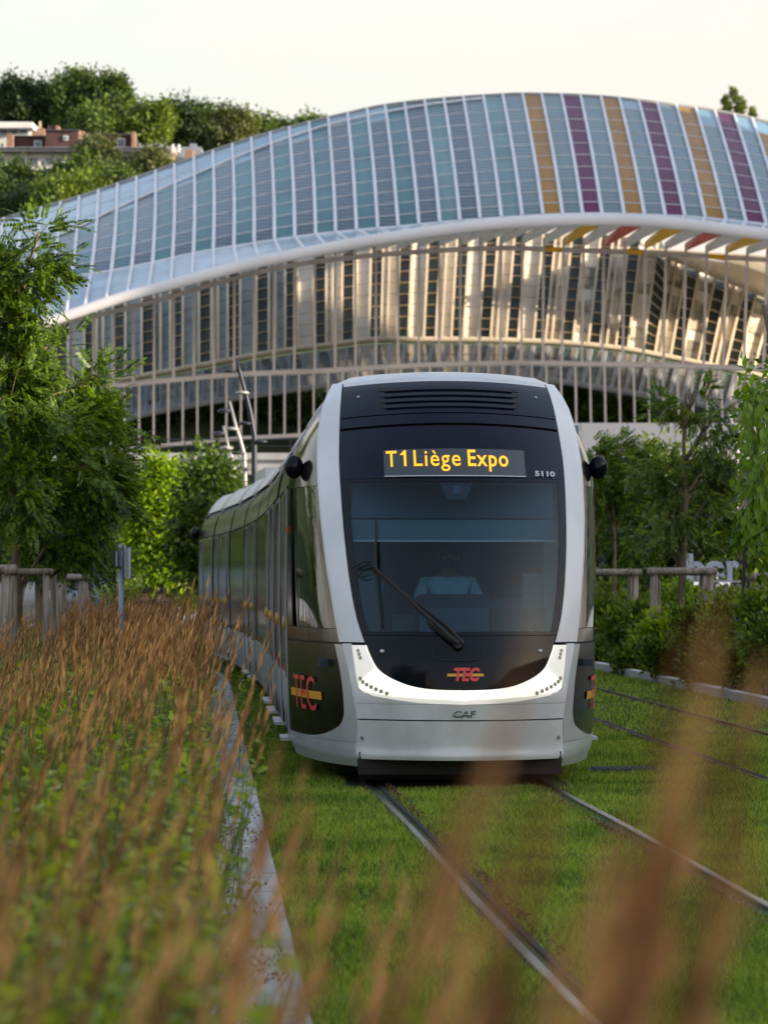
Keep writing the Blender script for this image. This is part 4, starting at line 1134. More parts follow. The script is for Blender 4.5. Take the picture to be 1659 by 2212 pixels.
# far inner wall: cream panels and dark glass in turn
def lean(x): return -max(0, x - 700) * .046
def wtop(x): return max(I_(x) - 34, 0) if x < 1440 else 552 + (x - 1440) * .40
def wpt(x, v, dY=0.0):
    yt, yb = wtop(x), N_(x); xx = x + lean(x) * v
    yb = N_(xx)
    return P(xx, yt + (yb - yt) * v, 236 - 5 * v + dY)
x = 120.0; k = 0
while x < 1770:
    L = N_(x) - wtop(x); n = max(2, int(round(L / 24)))
    w1 = 27; w2 = 35
    for j in range(n):
        v0, v1 = j / n, (j + 1) / n - .006
        a, c = x, x + w1
        mb = MB(); mb.slab([wpt(a, v0, .25), wpt(a, v1, .25), wpt(c, v1, .25), wpt(c, v0, .25)][::-1], .05); mb.build('wall_glass', M['dglass'], station)
        a, c = x + w1, x + w1 + w2
        rr = random.random(); mm = 'cream_shade' if x < 600 else 'cream' if (x < 1120 or rr < .45) else 'soil_cream'  # left panels take the tone with shade painted in
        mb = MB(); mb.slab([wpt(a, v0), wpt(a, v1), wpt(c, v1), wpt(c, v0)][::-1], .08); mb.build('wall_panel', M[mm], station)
    for j in range(1, n): bb = MB(); bb.bar(wpt(x, j / n, .1), wpt(x + w1, j / n, .1), .09, .09); bb.build('glass_bar', M['creamrib'], station)
    for q in (x, x + w1, x + w1 + 14):
        if q == x + w1 + 14 and k % 2 == 0: continue
        mb = MB(); mb.bar(wpt(q, 0, -.25), wpt(q, 1, -.25), .17, .35, up=(0, 1, 0)); mb.build('wall_rib', M['creamrib'], station)
    x += w1 + w2; k += 1
mb = MB(); mb.tube([P(x, N_(x), 230.8) for x in range(60, 1721, 20)], .22, 8); mb.build('wall_foot_beam', M['creamrib'], station, True)
mb = MB(); mb.tube([P(x, N_(x) + 14 + (x-60)*.004, 229.5) for x in range(60, 1721, 20)], .10, 6); mb.build('wall_foot_rail', M['creamrib'], station, True)
# inner shell rising over the right end of the wall
mb = MB()
mb.grid([[P(x, 545 + (x - 1440) * .40 + 8, 235.4) for x in range(1380, 1761, 20)], [P(x, 545 + (x - 1380) * .155 - 8, 228) for x in range(1380, 1761, 20)]])
mb.build('inner_shell', M['cream'], station)
mb = MB(); mb.tube([P(x, 552 + (x - 1440) * .40, 235.2) for x in range(1380, 1761, 20)], .2, 6); mb.build('shell_edge_beam', M['creamrib'], station, True)
for k in range(9):
    mb = MB(); mb.bar(P(1400 + k * 20, 538 + k * 2, 227.5), P(1760, 590 + k * 9 - 30, 227), .14, .14); mb.build('shell_slat', M['creamrib'], station)
# blue glazed band and its slanting fins below the wall
x = 130.0; k = 0
while x < 1690:
    ln = 16 if x > 900 else -4 + (x / 900) * 10
    a, c = x, x + 31
    def bp(x, v, dY=0.0): return P(x - ln * 1.2 * v, N_(x) + 12 + (K_(x - ln * v) - N_(x) - 12) * v, 229.5 - 9 * v + dY)
    for j in range(3):
        v0, v1 = j / 3, (j + 1) / 3 - .02
        mb = MB(); mb.slab([bp(a, v0), bp(c, v0), bp(c, v1), bp(a, v1)], .05); mb.build('band_pane', M['bglass'], station)
    mb = MB(); mb.bar(bp(a, 0, -.2), bp(a, 1, -.2), .26 if x > 800 else .12, .3); mb.build('band_fin', M['wallgrey' if x < 800 else 'concrete'], station)
    x += 31; k += 1
mb = MB(); mb.tube([P(x, K_(x), 220) for x in range(150, 1721, 20)], .20, 8); mb.build('band_edge_beam', M['concrete'], station, True)

# ------------------------------------------------------------------ embankment, hill, viaduct, barrier
def sheet(name, rows, m, kind='structure'):
    b = MB(); b.grid(rows); return props(b.build(name, M[m], smooth=True), kind=kind)
sheet('embankment', [[(x, y, z + .5 * math.sin(x * .4)) for x in range(-60, 61, 3)] for y, z in ((214, 5), (216, 9.0), (224, 12.5), (236, 15.5), (244, 17), (262, 16), (264, -1))], 'ground')
sheet('hill', [[(x, y, z * (1 if x < -8 else max(.72, 1 - (x + 8) * .006)) + .8 * math.sin(x * .13 + y)) for x in range(-170, 130, 6)] for y, z in ((250, -1), (262, 8), (290, 22), (320, 34), (340, 40), (352, 43.0), (380, 44.0), (420, 47), (470, 50), (560, 50), (700, -2))], 'ground')
b = MB(); b.box((-13, 171, 8.1), (45, 7, .35)); b.box((-13, 168.2, 7.55), (45, .8, .75))
o = empty('viaduct', (-13, 170, 0), 'low concrete railway deck with thin railing behind the left trees', 'viaduct')
b.build('deck', M['concrete'], o)
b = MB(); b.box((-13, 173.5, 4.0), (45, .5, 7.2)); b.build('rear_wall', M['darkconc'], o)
for k in range(9):
    b = MB(); b.box((-33 + k * 5, 168.6, 3.8), (.7, .7, 7.0)); b.build('column', M['concrete'], o)
for k in range(14):
    b = MB(); b.box((-24.5 + k * 1.9, 172.9, 5.7), (1.5, .15, 2.2)); b.build('window', M['winblue'], o)
b = MB(); b.tube([(-35, 167.9, 9.0), (9, 167.9, 9.0)], .03, 5); b.tube([(-35, 167.9, 8.65), (9, 167.9, 8.65)], .02, 5); b.build('handrail', M['darksteel'], o)
for k in range(24):
    b = MB(); b.box((-34.5 + k * 1.85, 167.9, 8.62), (.05, .05, .75)); b.build('railing_post', M['darksteel'], o)
o = empty('noise_barrier', (18, 172, 0), 'long plain grey barrier on a dark deck behind the right-hand trees', 'barrier')
b = MB(); b.box((19, 172, 8.25), (32, 4, .4)); b.build('deck', M['concrete'], o)
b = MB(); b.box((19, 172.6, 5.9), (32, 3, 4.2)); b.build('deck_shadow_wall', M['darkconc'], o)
for k in range(13):
    b = MB(); b.box((4.2 + k * 2.5, 170.3, 9.23), (2.47, .12, 1.5)); b.build('barrier_panel', M['wallgrey'], o)
b = MB(); b.box((0, 160, -.12), (170, 100, .2)); props(b.build('plaza', M['stone']), kind='structure')
# planting on the embankment
bl = [blob(x, y, 226, 30, 18, 2.5) for x, y in ((300, 930), (350, 915), (400, 925), (450, 900), (500, 905), (550, 890), (600, 895), (650, 880), (690, 890), (1240, 862), (1290, 880), (1250, 900), (1340, 893), (1390, 902), (1440, 905))]
o = crown(None, bl, 9000, .55, M['darkleaf'], SPRAY, clump=.5, name='ivy')
props(o, 'dark green ground cover on the bank under the station', 'ground cover', kind='stuff')

# ------------------------------------------------------------------ houses on the hill
def hb(mb, x0, y0, x1, y1, Y, dep):
    a = P(x0, y1, Y); c = P(x1, y0, Y); mb.obox(((a.x + c.x)/2, Y + dep/2, (a.z + c.z)/2), ((c.x - a.x)/2, 0, 0), (0, dep/2, 0), (0, 0, (c.z - a.z)/2))
def window(o, x0, y0, x1, y1, Y, n=1):
    mb = MB(); hb(mb, x0, y0, x1, y1, Y - .10, .10); f = mb.build('window', M['frame'], o)
    w = (x1 - x0) / n
    for k in range(n):
        mb = MB(); hb(mb, x0 + w*k + 2.0, y0 + 2.0, x0 + w*(k+1) - 2.0, y1 - 2, Y - .14, .06); mb.build('pane', M['pane'], f)
hs = empty('villa', P(40, 300, 372), 'white flat roofed villa at the top of the hill, left edge', 'house')
mb = MB(); hb(mb, -40, 275, 66, 330, 366, 10); mb.build('wall', M['plaster'], hs)
mb = MB(); hb(mb, -50, 262, 70, 275, 364, 13); mb.build('roof', M['plaster'], hs)
for k in range(3): window(hs, -2 + k * 22, 277, 18 + k * 22, 291, 365.9)
mb = MB(); hb(mb, 60, 276, 95, 300, 367, 8); mb.build('side_wing', M['brick_lit'], hs)
mb = MB(); mb.slab([P(68, 262, 364), P(96, 286, 372), P(96, 293, 372), P(68, 275, 364)][::-1], .4); mb.build('side_fascia', M['plaster'], hs)
mb = MB(); hb(mb, 84, 261, 88, 275, 370, .6); mb.build('flue', M['beigew'], hs)
hs = empty('brick_house', P(140, 330, 360), 'long dark brick penthouse storey with chimneys on the hill', 'house')
for nm, a, b1, c, d_, dY in (('brick_wall', 26, 293, 98, 324, 0), ('brick_wall', 98, 280, 170, 324, -2), ('brick_wall', 194, 289, 286, 324, 0)):
    mb = MB(); hb(mb, a, b1, c, d_, 358 + dY, 9); mb.build(nm, M['brick'], hs)
mb = MB(); mb.slab([P(170, 279, 356), P(193, 289, 364), P(193, 324, 364), P(170, 324, 356)][::-1], .3); mb.build('end_wall', M['brick_lit'], hs)
for a, b1, c, d_ in ((14, 288, 27, 324), (284, 283, 292, 318), (103, 270, 127, 281)):
    mb = MB(); hb(mb, a, b1, c, d_, 356, 2); mb.build('chimney', M['brick_lit' if a != 103 else 'brick'], hs)
mb = MB(); hb(mb, 120, 270, 127, 281, 355.8, 2); mb.build('chimney_lit_side', M['brick_lit'], hs)  # right flank of the chimney, sunlight painted in by a lighter brick
window(hs, 74, 303, 90, 323, 357.9); window(hs, 253, 298, 270, 318, 357.9); window(hs, 137, 292, 147, 302, 355.9)
mb = MB(); hb(mb, 26, 291.5, 98, 293.5, 357.7, 9.4); hb(mb, 98, 278.5, 171, 280.3, 355.7, 9.4); hb(mb, 193, 287.5, 288, 289.4, 357.7, 9.4); mb.build('coping', M['roofdark'], hs)
hs = empty('apartment_block', P(180, 350, 352), 'long white rendered block with dark flat roof edge below the brick storey', 'building')
mb = MB(); hb(mb, -60, 326, 358, 430, 352, 12); mb.build('wall', M['plaster'], hs)
mb = MB(); hb(mb, -62, 318, 362, 326, 350.6, 14); mb.build('roof', M['roofdark'], hs)
mb = MB(); hb(mb, -62, 316.4, 362, 318, 350.4, 14); mb.build('roof_trim', M['greysteel'], hs)
for a, c, n in ((27, 84, 2), (96, 116, 1), (120, 135, 1), (241, 272, 2), (284, 300, 1), (312, 332, 1), (-30, 10, 2)): window(hs, a, 338, c, 356, 351.95, n)
for a, c in ((27, 84), (100, 150), (240, 300)): window(hs, a, 375, c, 392, 351.95, 3)
mb = MB(); hb(mb, -60, 366, 358, 371, 351, 1); mb.build('balcony', M['roofdark'], hs)
hs = empty('roof_plant', P(400, 330, 356), 'flat roofs with white flues and vents at the right end of the hill houses', 'building')
mb = MB(); hb(mb, 362, 316, 435, 340, 356, 8); mb.build('wall', M['greysteel'], hs)
mb = MB(); hb(mb, 358, 315, 378, 345, 352.5, 3); mb.build('chimney', M['beigew'], hs)
for a in (373, 386): mb = MB(); p = P(a, 328, 352); mb.tube([p, p + Vector((0, 0, .85))], [.16, .16], 8); mb.build('flue', M['frame'], hs)
mb = MB(); hb(mb, 400, 322, 416, 340, 352.5, 3); mb.build('stair_head', M['brick_lit'], hs)
for a, c in ((318, 335), (300, 310), (330, 350), (410, 424)): mb = MB(); hb(mb, a, 309, c, 317, 357, 1.5); mb.build('vent', M['greysteel'], hs)

# trees on the hill
def htree(x, ytop, ybot, w, Y, m, label, n=1500, seed=0, nb=6, size=.85):
    if Y > 370: ytop += 16
    cx_ = x; h = ybot - ytop; bl = []
    for k in range(nb):
        a = random.uniform(-1, 1); t = random.random()
        bl.append(blob(cx_ + a * w * .55, ytop + h * (.22 + .5 * t), Y + random.uniform(-2, 2), w * random.uniform(.32, .50), h * random.uniform(.20, .30)))
    bl.append(blob(cx_, ytop + h * .30, Y, w * .45, h * .30)); bl.append(blob(cx_, ytop + h * .6, Y, w * .8, h * .3))
    base = P(x, ybot, Y); base.z -= 2; top = P(x, ytop + h * .35, Y)
    return tree('tree', label, 'tree', base, top, .28, bl, n, size, m, 'bark', SPRAY, 'trees along the hill', clump=.55, shell=.45, droop=.1, nsub=1)
htree(45, 158, 300, 62, 392, 'hilldark', 'very dark broad tree at the left edge of the hill crest', 2600)
htree(112, 172, 300, 48, 396, 'hilldark', 'dark tree behind the brick chimney on the hill', 1800)
htree(172, 146, 300, 66, 390, 'hillleaf', 'tallest rounded tree on the hill crest', 3200)
htree(238, 160, 300, 60, 388, 'hillleaf', 'mid green tree right of the tallest hill tree', 2600)
htree(205, 222, 300, 45, 378, 'hillleaf', 'lower green tree just above the brick penthouse', 1500)
htree(322, 205, 330, 52, 380, 'hilllight', 'light yellow green tree beside the right brick chimney', 2400)
htree(390, 210, 335, 50, 400, 'hilldark', 'dark green tree between the light one and the olive one on the hill', 2200)
htree(440, 216, 340, 44, 402, 'hillleaf', 'green round tree in the middle of the hill skyline', 1700)
htree(500, 226, 335, 50, 392, 'hilldry', 'olive toned spreading conifer on the hill skyline', 1900)
htree(560, 240, 335, 40, 398, 'hillleaf', 'small green tree right of the olive conifer', 1300)
htree(620, 246, 330, 40, 404, 'hilldark', 'dark low tree touching the station roof on the skyline', 1200)
htree(668, 235, 320, 42, 400, 'hillleaf', 'rightmost green tree on the hill skyline before the roof', 1300)
htree(20, 350, 500, 60, 318, 'hillleaf', 'green tree below the villa at the left edge', 2400, size=.7)
htree(75, 400, 500, 48, 312, 'hilldark', 'dark tree in front of the white block, left', 1800, size=.7)
htree(135, 364, 470, 40, 322, 'hillleaf', 'tree hiding the middle windows of the white block', 2000, size=.7)
htree(208, 306, 420, 30, 320, 'hilldry', 'tall olive green tree rising in front of the white block', 2200, size=.7)
htree(180, 342, 450, 36, 316, 'hillleaf', 'bushy tree at the foot of the tall olive tree', 1900, size=.7)
htree(262, 366, 430, 30, 318, 'hilldark', 'dark tree between the tall olive tree and the roof arc', 1400, size=.7)
htree(325, 330, 400, 30, 322, 'hilldry', 'tree in front of the right end of the white block', 1500, size=.7)
htree(120, 395, 480, 50, 306, 'hilllight', 'light green tree low beside the station roof', 1600, size=.7)
htree(190, 385, 450, 40, 308, 'hilllight', 'yellow green bushy tree just above the station roof arc', 1500, size=.7)
htree(255, 375, 420, 30, 310, 'hillleaf', 'small tree squeezed above the station roof arc', 900, size=.7)
for x, yt, w in ((1592, 188, 17), (1570, 206, 12), (1627, 238, 6)):
    bl = [blob(x + random.uniform(-.6, .6) * w, y, 300, w * (.28 if y < yt + 25 else .50), 13) for y in range(int(yt) + 9, 300, 14)]
    tree('poplar_tree', {1592: 'tallest poplar showing above the right of the station roof', 1570: 'shorter poplar left of the tallest one above the roof', 1627: 'thin poplar tip at the right end of the station roof'}[x], 'tree', P(x, 310, 300), P(x, yt + 10, 300), .2, bl, 2000, .26, 'hilllight', 'bark', SPRAY, 'poplars above the station roof', .10, .3, False, .9)

# ================================================================== middle distance on the left
def guard(name, label, pts, h, rr, base_z, gp, rails=((0, 1), (1, 2), (2, 3), (3, 0))):
    """square of round posts joined by round rails, held about a young tree"""
    c = sum((Vector(p) for p in pts), Vector()) / len(pts)
    o = empty(name, (c.x, c.y, base_z), label, 'tree guard', gp)
    for p in pts:
        mb = MB(); q = Vector((p[0], p[1], base_z)); w = Vector((random.uniform(-.02, .02), random.uniform(-.02, .02), 0)); mb.tube([q, q + w + Vector((0, 0, h * .5)), q + Vector((0, 0, h))], [rr, rr * .97, rr * .93], 10); mb.build('post', M['wood'], o, True)
    for a, b_ in rails:
        A, B = Vector((pts[a][0], pts[a][1], base_z + h + rr * .6)), Vector((pts[b_][0], pts[b_][1], base_z + h + rr * .6)); dd = (B - A).normalized() * rr * 1.8
        mb = MB(); mb.tube([A - dd, A.lerp(B, .5), B + dd], [rr, rr * .96, rr * .95], 10); mb.build('rail', M['wood'], o, True)
    return o
def at(x, Y, z=0): return ((x - CX) / FPX * Y, Y, z)
guard('tree_guard', 'nearest thick weathered log guard at the left edge', [at(14, 36), at(-95, 36), at(-80, 38.2), at(-24, 38.6)], 1.60, .062, .12, 'wooden tree guards', ((0, 1), (1, 2), (2, 3), (3, 0)))
guard('tree_guard', 'log guard round the pale trunk of the large left tree', [at(30, 39.2), at(100, 39), at(114, 42), at(44, 42.5)], 1.60, .042, .12, 'wooden tree guards')
guard('tree_guard', 'smaller farther log guard right of the large left trunk', [at(128, 50), at(184, 50), at(176, 52.5), at(136, 52.5)], 1.55, .055, .10, 'wooden tree guards')

FR = FROND
Yt = 40
bl = [blob(40, 580, Yt, 90, 62), blob(-20, 640, Yt, 120, 100), blob(20, 720, Yt, 80, 60), blob(60, 800, Yt, 80, 75), blob(200, 830, 41, 60, 42), blob(160, 905, 41, 100, 72), blob(40, 930, Yt, 120, 90), blob(212, 960, 41, 58, 62),
      blob(140, 1020, 40, 120, 80), blob(30, 1060, 39, 110, 80), blob(205, 1085, 41, 56, 62), blob(110, 770, 41, 36, 26), blob(155, 1135, 41, 76, 54), blob(238, 1010, 42, 32, 36), blob(85, 500, 39.5, 40, 24), blob(-10, 860, 39, 90, 80)]
tree('tree', 'large feathery leaved ash tree filling the left edge, on a pale trunk', 'tree', Vector(at(40, 40.5, .1)), P(30, 560, 40), .075, bl, 4500, .24, 'ash', 'barklight', FR, 'young ash trees', .11, .30, droop=-.15, nsub=1)
bl = [blob(70, 1090, 56, 90, 60), blob(165, 1150, 57, 76, 66), blob(110, 1180, 56, 60, 40), blob(205, 1200, 58, 46, 44)]
tree('tree', 'dark ash tree in shade behind the large left tree', 'tree', Vector(at(82, 56, .1)), P(85, 1080, 56), .085, bl, 1500, .32, 'ashdark', 'barklight', FR, 'young ash trees', .13, .3, droop=-.15, nsub=1)
bl = [blob(340, 1040, 80, 44, 48), blob(305, 1090, 80, 44, 56), blob(345, 1120, 80, 46, 50), blob(325, 1190, 80, 54, 50), blob(365, 1060, 80, 20, 40), blob(365, 1215, 80, 36, 34)]
tree('tree', 'bright yellow green sunlit maple between the ash tree and the tram', 'tree', Vector(at(340, 80)), P(345, 1030, 80), .11, bl, 7000, .17, 'maple', 'bark', SIMPLE, 'trees left of the tram', .17, .4, droop=-.2)
bl = [blob(455, 1035, 76, 42, 42), blob(425, 1080, 76, 40, 48), blob(415, 1150, 75, 42, 60), blob(430, 1220, 75, 44, 52), blob(475, 1085, 77, 40, 60)]
tree('tree', 'dark green tree standing directly left of the tram roof', 'tree', Vector(at(430, 76)), P(440, 1040, 76), .10, bl, 5200, .18, 'darkleaf', 'bark', SIMPLE, 'trees left of the tram', .20, .4)
bl = [blob(455, 1020, 96, 36, 34), blob(480, 1050, 96, 28, 34), blob(436, 1050, 96, 30, 30)]
tree('tree', 'lighter green tree top peeping over the dark one beside the lamp posts', 'tree', Vector(at(460, 97)), P(457, 1020, 96), .10, bl, 2200, .2, 'hillleaf', 'bark', SIMPLE, 'trees left of the tram', .25, .4)
bl = [blob(270, 1170, 95, 70, 60), blob(230, 1250, 96, 60, 40), blob(150, 1250, 100, 90, 40), blob(60, 1250, 100, 90, 40), blob(10, 1190, 100, 70, 60)]
tree('tree', 'dark spreading tree in the gap behind the grey signal post', 'tree', Vector(at(250, 98)), P(260, 1180, 96), .14, bl, 5200, .28, 'darkleaf', 'bark', SIMPLE, 'trees left of the tram', .35, .3)
# hedge and pampas behind the walkers
bl = [blob(x, 1288, 88, 36, 18, 1.2) for x in range(240, 470, 34)]
props(crown(None, bl, 4200, .12, M['hedge'], SIMPLE, .15, .5, 0, name='hedge'), 'clipped green hedge behind the two walkers', 'hedge', kind='thing')
bl = [blob(x, 1262, 84, 9, 28, .3) for x in (330, 345, 374, 388)]
props(crown(None, bl, 420, .26, M['hilldry'], SIMPLE, .1, .2, 1.4, name='conifer'), 'pale feathery dwarf conifers behind the walkers', 'shrub')

# walkers
person('person', 'dark haired walker in a black printed T-shirt seen from behind', at(315, 74, -.20), 1.66, .1, 'cloth_dark', 'cloth_dark', stride=.12, printed=True, group='people walking away')
person('person', 'dark haired walker in a navy T-shirt, right of the other walker', at(351, 73, -.19), 1.64, -.1, 'cloth_blue', 'cloth_dark', stride=.14, group='people walking away')

# grey signal post with two backs of signal boxes
o = empty('signal_post', at(262, 37), 'grey post carrying two signal boxes above the reddish grasses', 'signal post')
mb = MB(); p = P(262, 1190, 37); mb.tube([(p.x, 37, 0), (p.x, 37, p.z)], [.034, .032], 12); mb.tube([(p.x + .04, 37, p.z - .04), (p.x + .04, 37, p.z + .065)], [.013, .013], 8); mb.tube([(p.x - .008, 37, p.z), (p.x - .008, 37, p.z + .08)], [.022, .020], 8); mb.build('post', M['greysteel'], o, True)
mb = MB(); mb.obox(P(274.5, 1216, 36.95), (.026, 0, 0), (0, .06, 0), (0, 0, .17)); mb.build('signal_box', M['greysteel'], o)
mb = MB(); mb.obox(P(280.6, 1216, 36.93), (.006, 0, 0), (0, .07, 0), (0, 0, .18)); mb.build('backing_board', M['frame'], o)
mb = MB(); mb.obox(P(248, 1207, 36.95), (.020, 0, 0), (0, .06, 0), (0, 0, .085)); mb.obox(P(252, 1192, 36.95), (.05, 0, 0), (0, .014, 0), (0, 0, .006)); mb.obox(P(253, 1224, 36.95), (.05, 0, 0), (0, .014, 0), (0, 0, .006)); mb.build('small_signal_box', M['darksteel'], o)
mb = MB(); mb.obox(P(252.5, 1207, 36.9), (.008, 0, 0), (0, .07, 0), (0, 0, .09)); mb.build('small_backing_board', M['greysteel'], o)

# street lamps with clusters of round heads on bent masts
def cz(x, y): return (x * .41686, y * .41686 + 691.6)
def lamp(label, Y, mast, heads, m, r0):
    pts = [P(*cz(*p), Y) for p in mast]; base = Vector((pts[0].x, Y, 0))
    o = empty('street_lamp', base, label, 'street lamp', 'bent masts with round lamp heads')
    full = [base, base.lerp(pts[0], .5)] + pts; n = len(full)
    mb = MB(); mb.tube(full, [r0 * (1 - .55 * i / (n - 1)) for i in range(n)], 10); mb.build('mast', M[m], o, True)
    for x, y, sd, pale in heads:
        c = P(*cz(x, y), Y); k = Y / 75
        mb = MB(); mb.lathe(c, [(.001, .045*k), (.10*k, .035*k), (.17*k, .0), (.16*k, -.035*k), (.001, -.04*k)], 14); h = mb.build('lamp_head', M['palesteel' if pale else 'darksteel'], o, True)
        near = min(pts, key=lambda q: abs(q.z - c.z)); ms = Vector((near.x, Y, c.z - .02))
        # point of the mast at this height
        for a, b_ in zip(full, full[1:]):
            if a.z <= c.z <= b_.z: t = (c.z - a.z) / max(b_.z - a.z, 1e-6); ms = a.lerp(b_, t)
        mb = MB(); mb.tube([ms, c], [.03, .025], 6); mb.build('bracket', M[m], h)
    return o
lamp('nearest dark bent street lamp mast left of the tram roof', 75, [(1318, 810), (1318, 600), (1295, 470), (1270, 370), (1240, 260), (1226, 195)], [(1192, 262, -1, 0), (1256, 374, -1, 1), (1270, 534, -1, 0), (1350, 628, 1, 0)], 'darksteel', .085)
lamp('middle pale bent street lamp mast left of the tram roof', 95, [(1270, 850), (1266, 700), (1245, 620), (1225, 560), (1190, 420)], [(1205, 562, -1, 1), (1163, 468, -1, 0), (1235, 688, -1, 0), (1295, 768, 1, 1)], 'palesteel', .085)
lamp('farthest and shortest pale bent street lamp mast', 115, [(1226, 850), (1210, 740), (1185, 660), (1158, 548)], [(1172, 660, -1, 1), (1135, 585, -1, 0), (1250, 835, 1, 1)], 'palesteel', .085)
# the same kind of lamp on the right, behind the young tree
pts = [P(1592, 960, 100), P(1587, 938, 100), P(1575, 889, 100)]
o = empty('street_lamp', (pts[0].x, 100, 0), 'pale street lamp tip beyond the slim tree on the right', 'street lamp', 'bent masts with round lamp heads')
mb = MB(); mb.tube([(pts[0].x, 100, 0)] + pts, [.09, .07, .05, .035], 8); mb.build('mast', M['palesteel'], o, True)
mb = MB(); mb.lathe(P(1564, 909, 100), [(.001, .05), (.10, .04), (.17, 0), (.001, -.04)], 14); mb.build('lamp_head', M['darksteel'], o, True)

# parked vehicles behind the left guards
def car(name, label, c, m, L=4.2, h=1.5, hw=.85):
    x, y, z = c; o = empty(name, c, label, 'car', 'vehicles parked behind the left trees')
    prof = [(-L/2, .35), (-L/2, .75), (-L*.46, .92), (-L*.26, 1.0), (-L*.12, h*.96), (L*.05, h), (L*.26, h*.94), (L*.42, .98), (L/2, .85), (L/2, .35)]
    mb = MB(); G = [[(x + p, y - hw * (.86 if q > 1.0 else 1), z + q) for p, q in prof], [(x + p, y + hw * (.86 if q > 1.0 else 1), z + q) for p, q in prof]]
    k = len(prof); mb.add(G[0] + G[1], [tuple(range(k)), tuple(range(2*k-1, k-1, -1))] + [(i, i+k, (i+1) % k + k, (i+1) % k) for i in range(k)]); mb.build('body', M[m], o)
    mb = MB(); mb.slab([(x - L*.22, y - hw * .93, z + 1.02), (x + L*.36, y - hw * .93, z + 1.02), (x + L*.24, y - hw * .875, z + h*.90), (x - L*.10, y - hw * .875, z + h*.92)], .02); mb.build('side_window', M['pane'], o)
    for s_ in (-.31, .31):
        mb = MB(); mb.tube([(x + L*s_, y - hw - .02, z + .32), (x + L*s_, y - hw + .2, z + .32)], [.31, .31], 18); w = mb.build('wheel', M['tyre'], o, True)
        mb = MB(); mb.tube([(x + L*s_, y - hw - .03, z + .32), (x + L*s_, y - hw, z + .32)], [.18, .18], 14); mb.build('rim', M['greysteel'], w, True)
    return o
car('parked_car', 'blue van glimpsed between the log guard posts', at(150, 92, .1), 'carblue', 4.6, 1.95)
car('parked_car', 'white car partly hidden behind the left guards', at(40, 88, .1), 'carwhite')

# ================================================================== right side beyond the kerb
guard('tree_guard', 'log guard round the slim tree right of the tram', [at(1413, 52), at(1533, 52), at(1518, 55), at(1420, 55)], 1.64, .066, .10, 'wooden tree guards')
guard('tree_guard', 'log guard just beside the tram flank, blurred by foreground stems', [at(1262, 60), at(1372, 60), at(1362, 63), at(1275, 63)], 1.64, .070, .10, 'wooden tree guards')
guard('tree_guard', 'log guard cut by the right edge of the view', [at(1632, 47), at(1735, 47), at(1720, 50), at(1640, 50)], 1.55, .058, .10, 'wooden tree guards')
bl = [blob(1500, 865, 53.5, 40, 44), blob(1450, 890, 53.5, 34, 26), blob(1545, 905, 53.5, 36, 30), blob(1525, 945, 53.5, 30, 22), blob(1560, 980, 54, 44, 40), blob(1420, 1030, 53.5, 50, 50), blob(1490, 1050, 53.5, 60, 60),
      blob(1570, 1050, 54, 44, 60), blob(1440, 1110, 53.5, 50, 60), blob(1540, 1110, 54, 50, 45), blob(1400, 1160, 54, 38, 40)]
tree('tree', 'slim feathery tree with visible forked trunk right of the tram', 'tree', Vector(at(1465, 53.5, .1)), P(1485, 850, 53.5), .085, bl, 1250, .23, 'ashdark', 'bark', FR, 'young trees right of the tram', .10, .3, droop=-.1)
bl = [blob(1320, 1000, 61.5, 50, 44), blob(1350, 960, 61.5, 34, 26), blob(1300, 1070, 61, 42, 60), blob(1360, 1090, 61.5, 46, 60), blob(1330, 1170, 61.5, 40, 34), blob(1280, 1000, 61, 20, 40)]
tree('tree', 'young tree close beside the right flank of the tram', 'tree', Vector(at(1325, 61.2, .1)), P(1325, 1000, 61.2), .065, bl, 1300, .24, 'ash', 'barklight', FR, 'young trees right of the tram', .12, .3, droop=-.1)
bl = [blob(1500, 1160, 72, 70, 40), blob(1400, 1200, 72, 60, 50), blob(1450, 1090, 72, 60, 50), blob(1380, 1110, 74, 60, 70), blob(1300, 1150, 74, 60, 80)]
tree('tree', 'full dark green tree behind the two guarded young trees', 'tree', Vector(at(1430, 73, 0)), P(1440, 1060, 72), .14, bl, 4200, .24, 'darkleaf', 'bark', SIMPLE, 'young trees right of the tram', .3, .35)
bl = [blob(1590, 1190, 82, 60, 34), blob(1560, 1160, 82, 40, 26), blob(1640, 1200, 82, 40, 60), blob(1440, 985, 82, 42, 20)]
tree('tree', 'yellowish tree above the white sign letters', 'tree', Vector(at(1610, 83, 0)), P(1600, 1180, 82), .12, bl, 3600, .2, 'hedge', 'bark', SIMPLE, 'young trees right of the tram', .25, .35)
bl = [blob(1465, 1290, 62, 26, 34), blob(1478, 1320, 62, 20, 20)]
tree('shrub', 'bright yellow bush behind the slim trunk', 'shrub', Vector(at(1470, 62, 0)), P(1470, 1300, 62), .03, bl, 1500, .10, 'maple', 'bark', SIMPLE, None, .1, .4, False)
